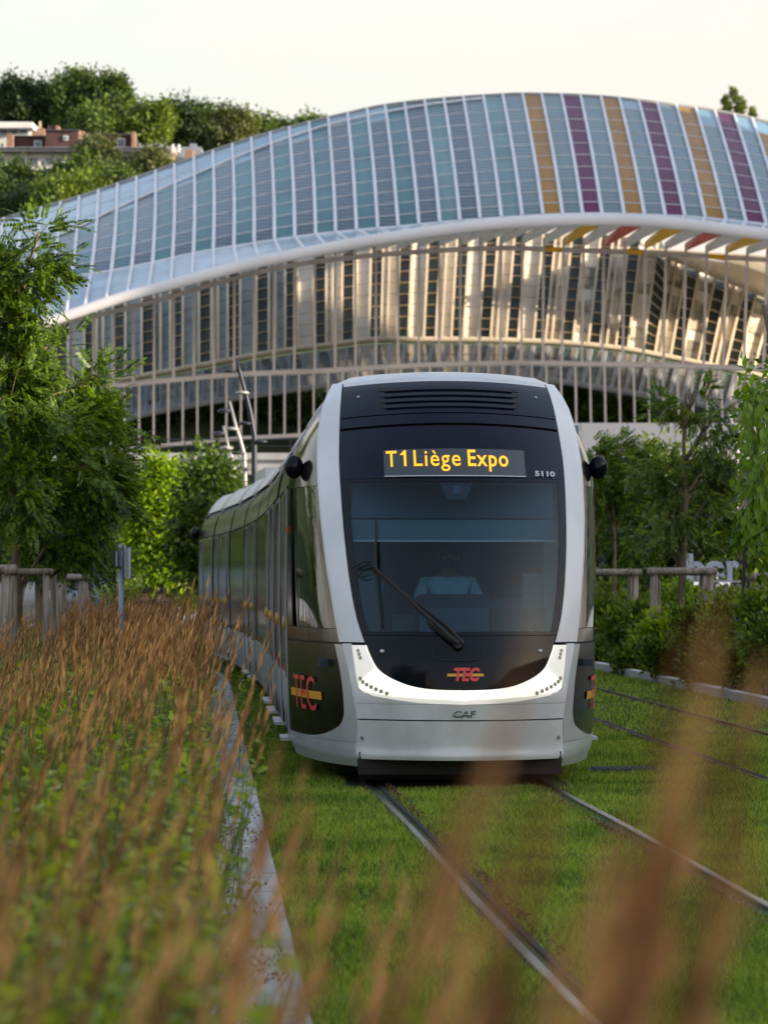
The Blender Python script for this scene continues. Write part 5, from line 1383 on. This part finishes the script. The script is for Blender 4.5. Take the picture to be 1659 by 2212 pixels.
# shrub bank behind the kerb
k = 0
labels = ['bushy green shrub at the kerb nearest the tram flank', 'olive shrub in front of the flank guard', 'yellow green shrub left of the slim tree', 'bright green shrub at the foot of the slim tree', 'dense shrub right of the slim tree', 'tall feathery shrub near the right edge',
          'low shrub on the kerb below the slim tree', 'shrub bulging over the kerb at the right edge', 'rounded shrub between kerb and right guard', 'shrub behind the others at the right guard', 'dark shrub low beside the tram flank', 'wide shrub under the right edge guard', 'small shrub behind the kerb, middle of the bank', 'pale shrub behind the kerb, second from the right edge']
for (x, y, Y, rx, rz, m) in ((1310, 1345, 52, 40, 45, 'hedge'), (1345, 1385, 47, 50, 50, 'hedge'), (1395, 1350, 47, 40, 42, 'hedge'), (1430, 1385, 43, 52, 58, 'shrub'), (1500, 1370, 43, 50, 55, 'ash'), (1590, 1345, 44, 56, 60, 'hedge'),
                             (1455, 1430, 40, 60, 40, 'ash'), (1610, 1440, 36.5, 70, 50, 'hedge'), (1560, 1400, 39, 60, 55, 'hedge'), (1650, 1340, 46, 50, 60, 'hedge'), (1300, 1415, 49, 40, 30, 'ash'), (1660, 1400, 39, 56, 70, 'hedge'), (1380, 1435, 44, 50, 34, 'hedge'), (1535, 1450, 38, 50, 40, 'ash')):
    Y = 7.24 / ((x - CX) / FPX + .058) + (1.9 if y > 1380 else 3.4); s = Y / FPX; b0 = P(x, y, Y); sub = [blob(x + random.uniform(-.5, .5) * rx, y + random.uniform(-.6, .3) * rz, Y, rx * .5, rz * .5) for _ in range(7)] + [blob(x, y, Y, rx * .8, rz * .75)]
    tree('shrub', labels[k], 'shrub', Vector((b0.x, Y, .05)), Vector((b0.x, Y, max(b0.z, .3))), .02, sub, 2600, .095, m, 'bark', SIMPLE, 'shrubs behind the right kerb', .10, .35, True, .5, nsub=1); k += 1
props(crown(None, [blob(x, 1310, 72, 60, 36, 1.5) for x in range(1290, 1720, 70)], 5200, .16, M['hedge'], SIMPLE, .2, .4, 0, name='hedge'), 'hedge running behind the right-hand guards', 'hedge', kind='thing')

# hanging leafy branch at the right edge: each leaf a piece
ht = empty('hanging_vine', at(1690, 27.4, .1), 'broad leaved hanging branches at the right edge of the view', 'vine')
mb = MB(); q = Vector(at(1700, 27.4, .1)); mb.tube([q, q + Vector((.02, 0, 1.6)), q + Vector((-.05, 0, 3.2)), q + Vector((-.2, 0, 3.9))], [.05, .045, .035, .02], 8); mb.build('stem', M['bark'], ht, True)
lm = bpy.data.meshes.new('leaf'); lm.from_pydata([(0, 0, 0), (.35, .30, .05), (.75, .26, .0), (1.15, 0, -.12), (.75, -.26, .0), (.35, -.30, .05), (.55, 0, -.03)], [], [(0, 1, 6), (1, 2, 6), (2, 3, 6), (3, 4, 6), (4, 5, 6), (5, 0, 6)]); lm.materials.append(M['hang'])
hr = random.Random(5); strands = MB()
def hangleaf(p, L, par, mesh, dd):
    o = bpy.data.objects.new('leaf', mesh); COL.objects.link(o); o.parent = par; o.location = Vector(p) - world_org(par)
    d = Vector(dd).normalized(); q = d.to_track_quat('X', 'Z'); o.rotation_mode = 'QUATERNION'; o.rotation_quaternion = q @ Matrix.Rotation(hr.uniform(-1.2, 1.2), 3, 'X').to_quaternion(); o.scale = (L, L, L); return o
nl = 0
for s_ in range(12):
    x0 = hr.uniform(1608, 1672); y0 = hr.uniform(775, 880) + abs(x0 - 1650) * 1.2; y1 = hr.uniform(1080, 1250); Y = 27.2 + hr.uniform(-.5, .5); prev = P(x0 + 20, y0 - 6, Y); pts = [prev]; n = int((y1 - y0) / 17)
    for j in range(n):
        x = x0 + math.sin(j * .35 + s_) * 8; p = P(x, y0 + (y1 - y0) * j / n, Y); pts.append(p)
        if nl < 290: hangleaf(p, hr.uniform(.085, .13), ht, lm, (hr.uniform(-1, 1), hr.uniform(-.8, .3), hr.uniform(-1.6, -.5))); nl += 1
    strands.tube(pts, .004, 4)
strands.build('twig', M['bark'], ht, True)
crown(ht, [blob(1652, 1000, 28.3, 30, 190, .5), blob(1640, 860, 28.3, 24, 60, .4), blob(1655, 1150, 28.3, 26, 90, .4)], 900, .11, M['hang'], SIMPLE, .10, .2, -.8, name='rear_leaves')

# sign letters, pavilion, green sign
pv = empty('pavilion', at(1545, 122), 'pale glazed pavilion with thin white columns behind the guards', 'pavilion')
mb = MB(); hb(mb, 1480, 1165, 1662, 1200, 122, 6); mb.build('roof', M['signw'], pv)
mb = MB(); hb(mb, 1484, 1200, 1660, 1330, 124, 4); mb.build('rear_wall', M['darkconc'], pv)
for k in range(6): mb = MB(); hb(mb, 1492 + k * 28, 1200, 1494.5 + k * 28, 1340, 122, .15); mb.build('column', M['signw'], pv)
for k in range(5): mb = MB(); hb(mb, 1497 + k * 28, 1150 + 2, 1516 + k * 28, 1163, 122.5, 1); mb.build('window', M['pane'], pv)
mb = MB(); hb(mb, 1480, 1256, 1662, 1264, 120.9, .6); mb.build('sign_beam', M['signw'], pv)
sg = empty('sign', at(1540, 64, 0), 'large white free-standing letters reading her', 'sign')
def letter3d(ch, x0, x1, ytop, ybase, Y, parent):
    cu = bpy.data.curves.new('t', 'FONT'); cu.body = ch; cu.offset = .035; cu.extrude = .06
    o = bpy.data.objects.new('t', cu); COL.objects.link(o); bpy.context.view_layer.update()
    me = bpy.data.meshes.new_from_object(o.evaluated_get(bpy.context.evaluated_depsgraph_get())); bpy.data.objects.remove(o); bpy.data.curves.remove(cu)
    vs = np.array([v.co[:] for v in me.vertices]); fs = [tuple(p.vertices) for p in me.polygons]; bpy.data.meshes.remove(me)
    a, c = vs[:, 0].min(), vs[:, 0].max(); y0, y1 = vs[:, 1].min(), vs[:, 1].max(); A, C = P(x0, ybase, Y), P(x1, ytop, Y)
    mb = MB(); mb.add([(A.x + (C.x - A.x) * (v[0] - a) / (c - a), Y - v[2] * 2, A.z + (C.z - A.z) * (v[1] - y0) / (y1 - y0)) for v in vs], fs); mb.build('letter', M['signw'], parent)
letter3d('h', 1484, 1519, 1196, 1253, 64, sg); letter3d('e', 1525, 1564, 1212, 1254, 64, sg); letter3d('r', 1571, 1596, 1212, 1254, 64, sg)
mb = MB(); hb(mb, 1478, 1254.5, 1600, 1258, 63.8, .4); mb.build('sign_rail', M['signw'], sg)
for xx in (1490, 1540, 1590): mb = MB(); A = P(xx, 1256, 64); mb.tube([(A.x, 64, 0), (A.x, 64, A.z)], [.05, .05], 8); mb.build('sign_leg', M['greysteel'], sg)
gs = empty('sign', at(1607, 62), 'small green panel sign on a dark post by the right edge', 'sign')
mb = MB(); hb(mb, 1578, 1149, 1603, 1157, 62, .05); hb(mb, 1578, 1157, 1593, 1169, 62, .05); hb(mb, 1578, 1169, 1612, 1177, 62, .05); mb.build('panel', M['signgreen'], gs)
mb = MB(); hb(mb, 1633, 1160, 1646, 1176, 62, .05); mb.build('small_panel', M['signgreen'], gs)
mb = MB(); A = P(1607, 1150, 62.1); mb.tube([(A.x, 62.15, 0), (A.x, 62.15, A.z + .1)], [.04, .035], 8); mb.build('post', M['darksteel'], gs)
mb = MB(); A = P(1617, 1120, 62.2); mb.tube([(A.x, 62.2, 0), (A.x, 62.2, A.z + .3)], [.035, .03], 8); mb.build('second_post', M['darksteel'], gs)

# ================================================================== blocks outside the frame that shade and mirror (first two added for their shadow, stone block behind the camera)
def block(name, label, x0, x1, y0, y1, h, m, face):
    o = empty(name, ((x0+x1)/2, (y0+y1)/2, 0), label, 'building')
    mb = MB(); mb.obox(((x0+x1)/2, (y0+y1)/2, h/2), ((x1-x0)/2, 0, 0), (0, (y1-y0)/2, 0), (0, 0, h/2)); mb.build('wall', M[m], o)
    mb = MB(); mb.obox(((x0+x1)/2, (y0+y1)/2, h + .2), ((x1-x0)/2 + .3, 0, 0), (0, (y1-y0)/2 + .3, 0), (0, 0, .2)); mb.build('roof', M['roofdark'], o)
    wb = MB()
    n = int(h // 3.2)
    for f in range(n):
        z = 1.9 + f * 3.2
        if 'x' in face:
            xx = x0 if '-' in face else x1; y = y0 + 2
            while y < y1 - 2: wb.obox((xx, y, z), (.05, 0, 0), (0, .65, 0), (0, 0, .8)); y += 3.0
        else:
            yy = y1; x = x0 + 2
            while x < x1 - 2: wb.obox((x, yy, z), (.65, 0, 0), (0, .05, 0), (0, 0, .8)); x += 3.0
    props(wb.build('window', M['pane'], o), kind='stuff')
block('apartment_block', 'unseen rendered block added on the right to shade the tram', 34, 52, -44, 62, 12.5, 'blockw', '-x')  # unseen block, added and sized to keep the near scene in shade
block('shade_tower', 'unseen tower added right of the station to shade its left half', 70, 90, 168, 200, 58, 'blockw', '-x')  # unseen tower, added where its shadow covers the left of the station
block('apartment_block', 'stone apartment block behind the camera to the left', -46, -24, -52, -22, 17, 'beigew', 'y')
for k, (x, y) in enumerate(((-9.5, 16), (-10.5, 25), (-11.5, 34), (-13, 44), (-9, 6))):
    h = 5.2 + (k % 2) * .8; bl = [(x + random.uniform(-1.2, 1.2), y + random.uniform(-1.2, 1.2), h * random.uniform(.5, .95), 1.5, 1.5, 1.1) for _ in range(6)]
    tree('tree', ('second street tree left of the bed counted from the camera', 'third street tree left of the bed counted from the camera', 'fourth street tree left of the bed counted from the camera', 'farthest street tree left of the bed', 'nearest street tree left of the bed')[k], 'tree', Vector((x, y, 0)), Vector((x, y, h * .8)), .1, bl, 2200, .22, 'ash', 'bark', SPRAY, 'street trees left of the bed', .4, .35)

# ================================================================== planting bed: feather grasses, their leaves, leafy shrubs
def make_reed(seed, h=1.0, plume=.27):
    """one culm with its flower plume, leaning in the breeze; unit height"""
    r = np.random.default_rng(seed); v, f, mi = [], [], []
    lean_ = .16 + .10 * r.random(); bend = .06 * r.random()
    def ax(t): return np.array([lean_ * t + bend * t * t, .03 * math.sin(3 * t + seed), t * (1 - .04 * lean_)])
    w = .0016
    for a_ in (0, 1):
        d = np.array([w, 0, 0]) if a_ == 0 else np.array([0, w, 0]); b = len(v)
        for t in (0, .4, 1 - plume): p = ax(t); v += [p - d * (1.3 - t * .5), p + d * (1.3 - t * .5)]
        for k in range(2): f.append((b + 2*k, b + 2*k + 1, b + 2*k + 3, b + 2*k + 2)); mi.append(1)
    for k in range(13):
        t0 = 1 - plume + plume * (k / 13) * .93; ln = plume * (.16 + .07 * r.random()) ; wd = .0080 * math.sin(math.pi * min(.18 + k / 15, 1)) ** .6 + .0012
        p0 = ax(t0); p1 = ax(min(t0 + ln, 1.0)); a = r.random() * 6.28; o = np.array([math.cos(a), math.sin(a), 0]); q = np.array([-math.sin(a), math.cos(a), 0])
        b = len(v); mdl = (p0 + p1) / 2 + o * wd * 1.1
        v += [p0, mdl - q * wd * .55, p1 + o * wd * .7, mdl + q * wd * .55]; f.append((b, b+1, b+2, b+3)); mi.append(0)
    return np.array(v), np.array(f), np.array(mi)
REEDS = [make_reed(s) for s in range(6)]
def make_blade(seed):
    r = np.random.default_rng(seed); v, f = [], []
    for k in range(5):
        a = r.random() * 6.28; o = np.array([math.cos(a), math.sin(a), 0]); q = np.array([-o[1], o[0], 0]); h = .55 + .35 * r.random(); L = .18 + .20 * r.random(); w = .0042
        pts = [np.zeros(3) + o * .01, o * L * .25 + np.array([0, 0, h * .6]), o * L * .7 + np.array([.03, 0, h]), o * L * 1.3 + np.array([.05, 0, h * .86])]
        b = len(v)
        for i, p in enumerate(pts): ww = w * (1, 1, .7, .1)[i]; v += [p - q * ww, p + q * ww]
        for i in range(3): f.append((b + 2*i, b + 2*i + 1, b + 2*i + 3, b + 2*i + 2))
    return np.array(v), np.array(f)
BLADES = [make_blade(s) for s in range(4)]
def yaw_rots(n, ang, tilt=.06):
    c, s_ = np.cos(ang), np.sin(ang); z = np.zeros(n); o = np.ones(n)
    Rz = np.stack([np.stack([c, -s_, z], 1), np.stack([s_, c, z], 1), np.stack([z, z, o], 1)], 1)
    a = rng.normal(0, tilt, n); ca_, sa_ = np.cos(a), np.sin(a)
    Ry = np.stack([np.stack([ca_, z, sa_], 1), np.stack([z, o, z], 1), np.stack([-sa_, z, ca_], 1)], 1)
    return np.einsum('nij,njk->nik', Ry, Rz)
def lawnLn(Y): return -.275 - .056 * (Y - 11.9) - np.where(Y < 48, 0, .0022 * (Y - 48) ** 2)

def reed_field(pos, H, name, label):
    """pos (N,2), H (N,)"""
    Vs, Fs, Ms, off = [], [], [], 0; N = len(pos); grp = rng.integers(0, 6, N)
    for g_ in range(6):
        k = grp == g_; n = int(k.sum())
        if not n: continue
        p = np.concatenate([pos[k], np.full((n, 1), .03)], 1); pv, pf, mi = REEDS[g_]
        h = H[k]; sc_ = np.stack([h * 1.0, h, h], 1)
        V, F = scatter(pv, pf, p, yaw_rots(n, rng.normal(0, .55, n)), sc_)
        Vs.append(V); Fs.append(F + off); off += len(V); Ms.append(np.tile(mi, n))
    o = np_mesh(name, np.concatenate(Vs), np.concatenate(Fs), [M['reed'], M['reedstem']], mi=np.concatenate(Ms))
    return props(o, label, 'grass', kind='stuff')

def bed_points(n, y0, y1, ex=1.0):
    Y = y0 + (y1 - y0) * rng.random(n) ** ex
    Rr = lawnLn(Y) - .42 - .10 * rng.random(n); Lf = -.128 * Y - .5
    X = Lf + (Rr - Lf) * rng.random(n); return np.stack([X, Y], 1)
# tufts: many culms share a root
def tufted(n_t, per, y0, y1, spread, ex=.85):
    c = bed_points(n_t, y0, y1, ex); idx = rng.integers(0, n_t, n_t * per); p = c[idx] + rng.normal(0, spread, (len(idx), 2))
    k = p[:, 0] < lawnLn(p[:, 1]) - .40; return p[k]
p1 = tufted(330, 10, 17, 62, .13, .85)
xd = CX + p1[:, 0] / p1[:, 1] * FPX
H1 = (1.27 + rng.normal(0, .15, len(p1))) * (1 - .20 * np.clip((150 - xd) / 60, 0, 1)) * (1 - .10 * rng.random(len(p1)) ** 2) * np.where(p1[:, 1] > 40, .95, 1)
reed_field(p1, H1, 'feather_grass', 'mass of reddish brown feather grass filling the bed left of the tram')
p2 = tufted(26, 7, 9, 18, .09, .8); H2 = 1.18 + rng.normal(0, .10, len(p2))
reed_field(p2, H2, 'feather_grass', 'looser feather grass in the nearer part of the bed')
p3 = tufted(7, 4, 4.6, 8.6, .07, 1.0); H3 = 1.22 + rng.normal(0, .10, len(p3))
reed_field(p3, H3, 'feather_grass', 'blurred feather grass stems at the lower left')
# nearest stems, well out of focus: tip seen at (x, y), Y metres away
near = [(1552, 1262, 1.75), (1520, 1500, 1.65), (1605, 1640, 1.8), (1440, 1860, 1.7), (1350, 1760, 2.1), (1140, 1385, 1.50), (1190, 1640, 1.7), (1650, 1400, 2.3), (1480, 1600, 2.6), (1300, 1990, 1.9), (1570, 1980, 1.9), (1650, 1780, 2.0), (1400, 1700, 3.0), (1095, 1830, 2.6), (1235, 1930, 2.4),
        (605, 1590, 4.2), (690, 1700, 4.4), (760, 1770, 4.8), (860, 1800, 5.0), (990, 1790, 5.4), (720, 1900, 3.6), (640, 1960, 3.2), (480, 1700, 3.8), (530, 1880, 3.0), (400, 1800, 3.4), (180, 1600, 4.6), (70, 1640, 4.0), (840, 1980, 3.9), (900, 1860, 4.6), (350, 1560, 5.4), (240, 1760, 3.4), (20, 1740, 3.4), (545, 2020, 2.6), (130, 1900, 2.8), (330, 2040, 2.6), (1010, 2000, 3.2), (280, 1590, 5.0), (440, 1600, 5.0), (585, 1750, 3.6), (660, 1640, 5.0)]
Vs, Fs, Ms, off = [], [], [], 0
for i, (x, y, Y) in enumerate(near):
    for j in range(2):
        g_ = (i + j * 2) % 6; pv, pf, mi = REEDS[g_]; p = P(x, y, Y); h = (p.z - .03) / pv[:, 2].max() - .05 * (j > 0) * (Y > 2.9); tip = pv[np.argmax(pv[:, 2])] * h
        pos = np.array([[p.x - tip[0] + (.012 * j if Y > 2.9 else .004 * j), Y - tip[1] + .02 * j, .03]])
        V, F = scatter(pv, pf, pos, np.eye(3)[None], np.array([h])); Vs.append(V); Fs.append(F + off); off += len(V); Ms.append(mi)
props(np_mesh('feather_grass', np.concatenate(Vs), np.concatenate(Fs), [M['reed'], M['reedstem']], mi=np.concatenate(Ms)), 'strongly blurred foreground grass stems rising in front of the tram', 'grass', kind='stuff')
# grass leaves
def blades(pts, hs, name, label):
    Vs, Fs, off = [], [], 0; grp = rng.integers(0, 4, len(pts))
    for g_ in range(4):
        k = grp == g_; n = int(k.sum())
        if not n: continue
        V, F = scatter(*BLADES[g_], np.concatenate([pts[k], np.full((n, 1), .02)], 1), yaw_rots(n, rng.random(n) * 6.28, .15), hs[k]); Vs.append(V); Fs.append(F + off); off += len(V)
    return props(np_mesh(name, np.concatenate(Vs), np.concatenate(Fs), M['reedleaf']), label, 'grass', kind='stuff')
q = np.concatenate([tufted(700, 7, 14, 60, .14, .8), tufted(110, 7, 5.5, 14, .10, .9)])
blades(q, .80 + .30 * rng.random(len(q)), 'grass_leaves', 'arching green leaves at the foot of the feather grass')

# leafy shrubs growing through the grass (round light green leaves), leaf by leaf where they show large
lf = bpy.data.meshes.new('leaf'); lf.from_pydata([(0, 0, 0), (.28, .30, .05), (.72, .32, .05), (1.0, 0, -.04), (.72, -.32, .05), (.28, -.30, .05), (.5, 0, -.02)], [], [(0, 1, 6), (1, 2, 6), (2, 3, 6), (3, 4, 6), (4, 5, 6), (5, 0, 6)]); lf.materials.append(M['shrub'])
shr = random.Random(9)
def leafy(x, Y, h, n, label, leaf=.065, spread=.28):
    base = Vector(((x - CX) / FPX * Y, Y, .03)); o = empty('shrub', base, label, 'shrub', 'round leaved shrubs in the bed')
    st = MB(); per = 13; ns = max(2, n // per)
    for s_ in range(ns):
        a = shr.uniform(0, 6.28); d = shr.random() ** .5 * spread; tip = base + Vector((math.cos(a) * d, math.sin(a) * d * .8, h * shr.uniform(.72, 1.0)))
        b0 = base + Vector((math.cos(a) * d * .3, math.sin(a) * d * .3, 0)); mid = b0.lerp(tip, .5) + Vector((0, 0, .04)); st.tube([b0, mid, tip], [.006, .004, .002], 4)
        for k in range(per):
            t = .42 + .58 * (k + .5) / per; p = mid.lerp(tip, (t - .42) / .58) if t > .42 else b0.lerp(mid, t); an = k * 2.4
            L = leaf * shr.uniform(.7, 1.15) * (1.15 - .5 * (k / per))
            lo = bpy.data.objects.new('leaf', lf); COL.objects.link(lo); lo.parent = o; lo.location = p - base; lo.rotation_mode = 'QUATERNION'
            dv = Vector((math.cos(an), math.sin(an), shr.uniform(-.1, .8))); lo.rotation_quaternion = dv.to_track_quat('X', 'Z') @ Matrix.Rotation(shr.uniform(-.7, .7), 3, 'X').to_quaternion(); lo.scale = (L, L, L)
    st.build('stem', M['reedstem'], o)
spec = [(478, 4.3, 1.30, 26, 'tall sprig of large round leaves overhanging the slab strip, strongly blurred'), (500, 4.7, 1.10, 52, 'large leaved shrub hanging over the slab strip, strongly blurred'), (400, 5.4, 1.08, 65, 'blurred yellow green shrub beside the slab strip at the lower middle left'), (250, 5.0, 1.06, 65, 'blurred shrub in the lower left among brown stems'), (100, 4.8, 1.04, 65, 'blurred shrub at the lower left corner'),
        (330, 7.2, .98, 65, 'green shrub behind the blurred lower left shrubs'), (170, 7.0, .94, 65, 'shrub in the left part of the near bed'), (40, 7.6, .92, 52, 'shrub touching the left edge of the near bed'), (455, 8.6, .98, 65, 'light green shrub along the slabs in the middle of the bed'),
        (240, 9.2, .98, 65, 'round leaved shrub between two grass tufts'), (110, 10.0, .96, 52, 'shrub half hidden in grass at the left'), (370, 11.5, .96, 65, 'shrub in the green belt of the bed'), (500, 11.0, .80, 52, 'low shrub at the edge of the slab strip'),
        (300, 13.5, .98, 52, 'small shrub showing light leaves through the grass'), (440, 14.0, .98, 52, 'small shrub right of the middle of the bed'), (180, 14.5, .96, 39, 'shrub deep in the left grass'), (505, 16.5, .85, 39, 'shrub leaning to the slabs far up the bed'),
        (515, 27, 1.08, 39, 'sprigs of light green leaves standing beside the tram skirt'), (362, 20, 1.22, 26, 'tall sprig of pale leaves rising above the grass'), (130, 18, 1.25, 26, 'thin leafy sprig rising through the left grass'), (400, 17.5, 1.05, 39, 'leafy sprigs in the middle grass')]
for s_ in spec:
    leafy(*s_, leaf=(.085 if s_[1] < 6 else .074 if s_[1] < 16 else .055), spread=(.30 if s_[1] < 16 else .16 if s_[1] < 22 else .22))
# under-layer of shrub leaves that nobody could count
c = np.concatenate([bed_points(60, 3.8, 9, 1.0), bed_points(150, 8, 30, 1.0)]); idx = rng.integers(0, len(c), 24000)
hgt = rng.random(24000); pp = np.concatenate([c[idx] + rng.normal(0, .18, (24000, 2)), (.08 + .80 * hgt)[:, None]], 1)
pp = pp[pp[:, 0] < lawnLn(pp[:, 1]) - .36 + .20 * np.clip(np.sin(pp[:, 1] * 2.7) + .3, 0, 1) * rng.random(len(pp))]; k = len(pp)
d = rng.normal(0, 1, (k, 3)) + [0, 0, .5]; V, F = scatter(SIMPLE[0], SIMPLE[1], pp, rots(rng.normal(0, .7, (k, 3)) + [0, 0, 1.], rng.random(k) * 6.28), .055 + .035 * rng.random(k))
props(np_mesh('ground_cover', V, F, M['shrub']), 'low leafy growth under the feather grass', 'ground cover', kind='stuff')
# dry flower heads spilling over the slabs
n = 1500; Y = 9 + 14 * rng.random(n) ** 1.2; gate = np.sin(Y * 2.1) > -.1; Y = Y[gate]; n = len(Y); X = lawnLn(Y) - .42 + .20 * rng.random(n) ** 2 * (1 + np.sin(Y * 3.1)); Z = .06 + .28 * rng.random(n) * (1 - (X - lawnLn(Y) + .42) * 1.5)
V, F = scatter(SPRAY[0], SPRAY[1], np.stack([X, Y, Z], 1), rots(rng.normal(0, .6, (n, 3)) + [0, 0, 1.], rng.random(n) * 6.28), .028 + .02 * rng.random(n))
props(np_mesh('dry_flowers', V, F, M['flower']), 'reddish dried flower heads spilling from the bed over the slabs', 'flowers', kind='stuff')
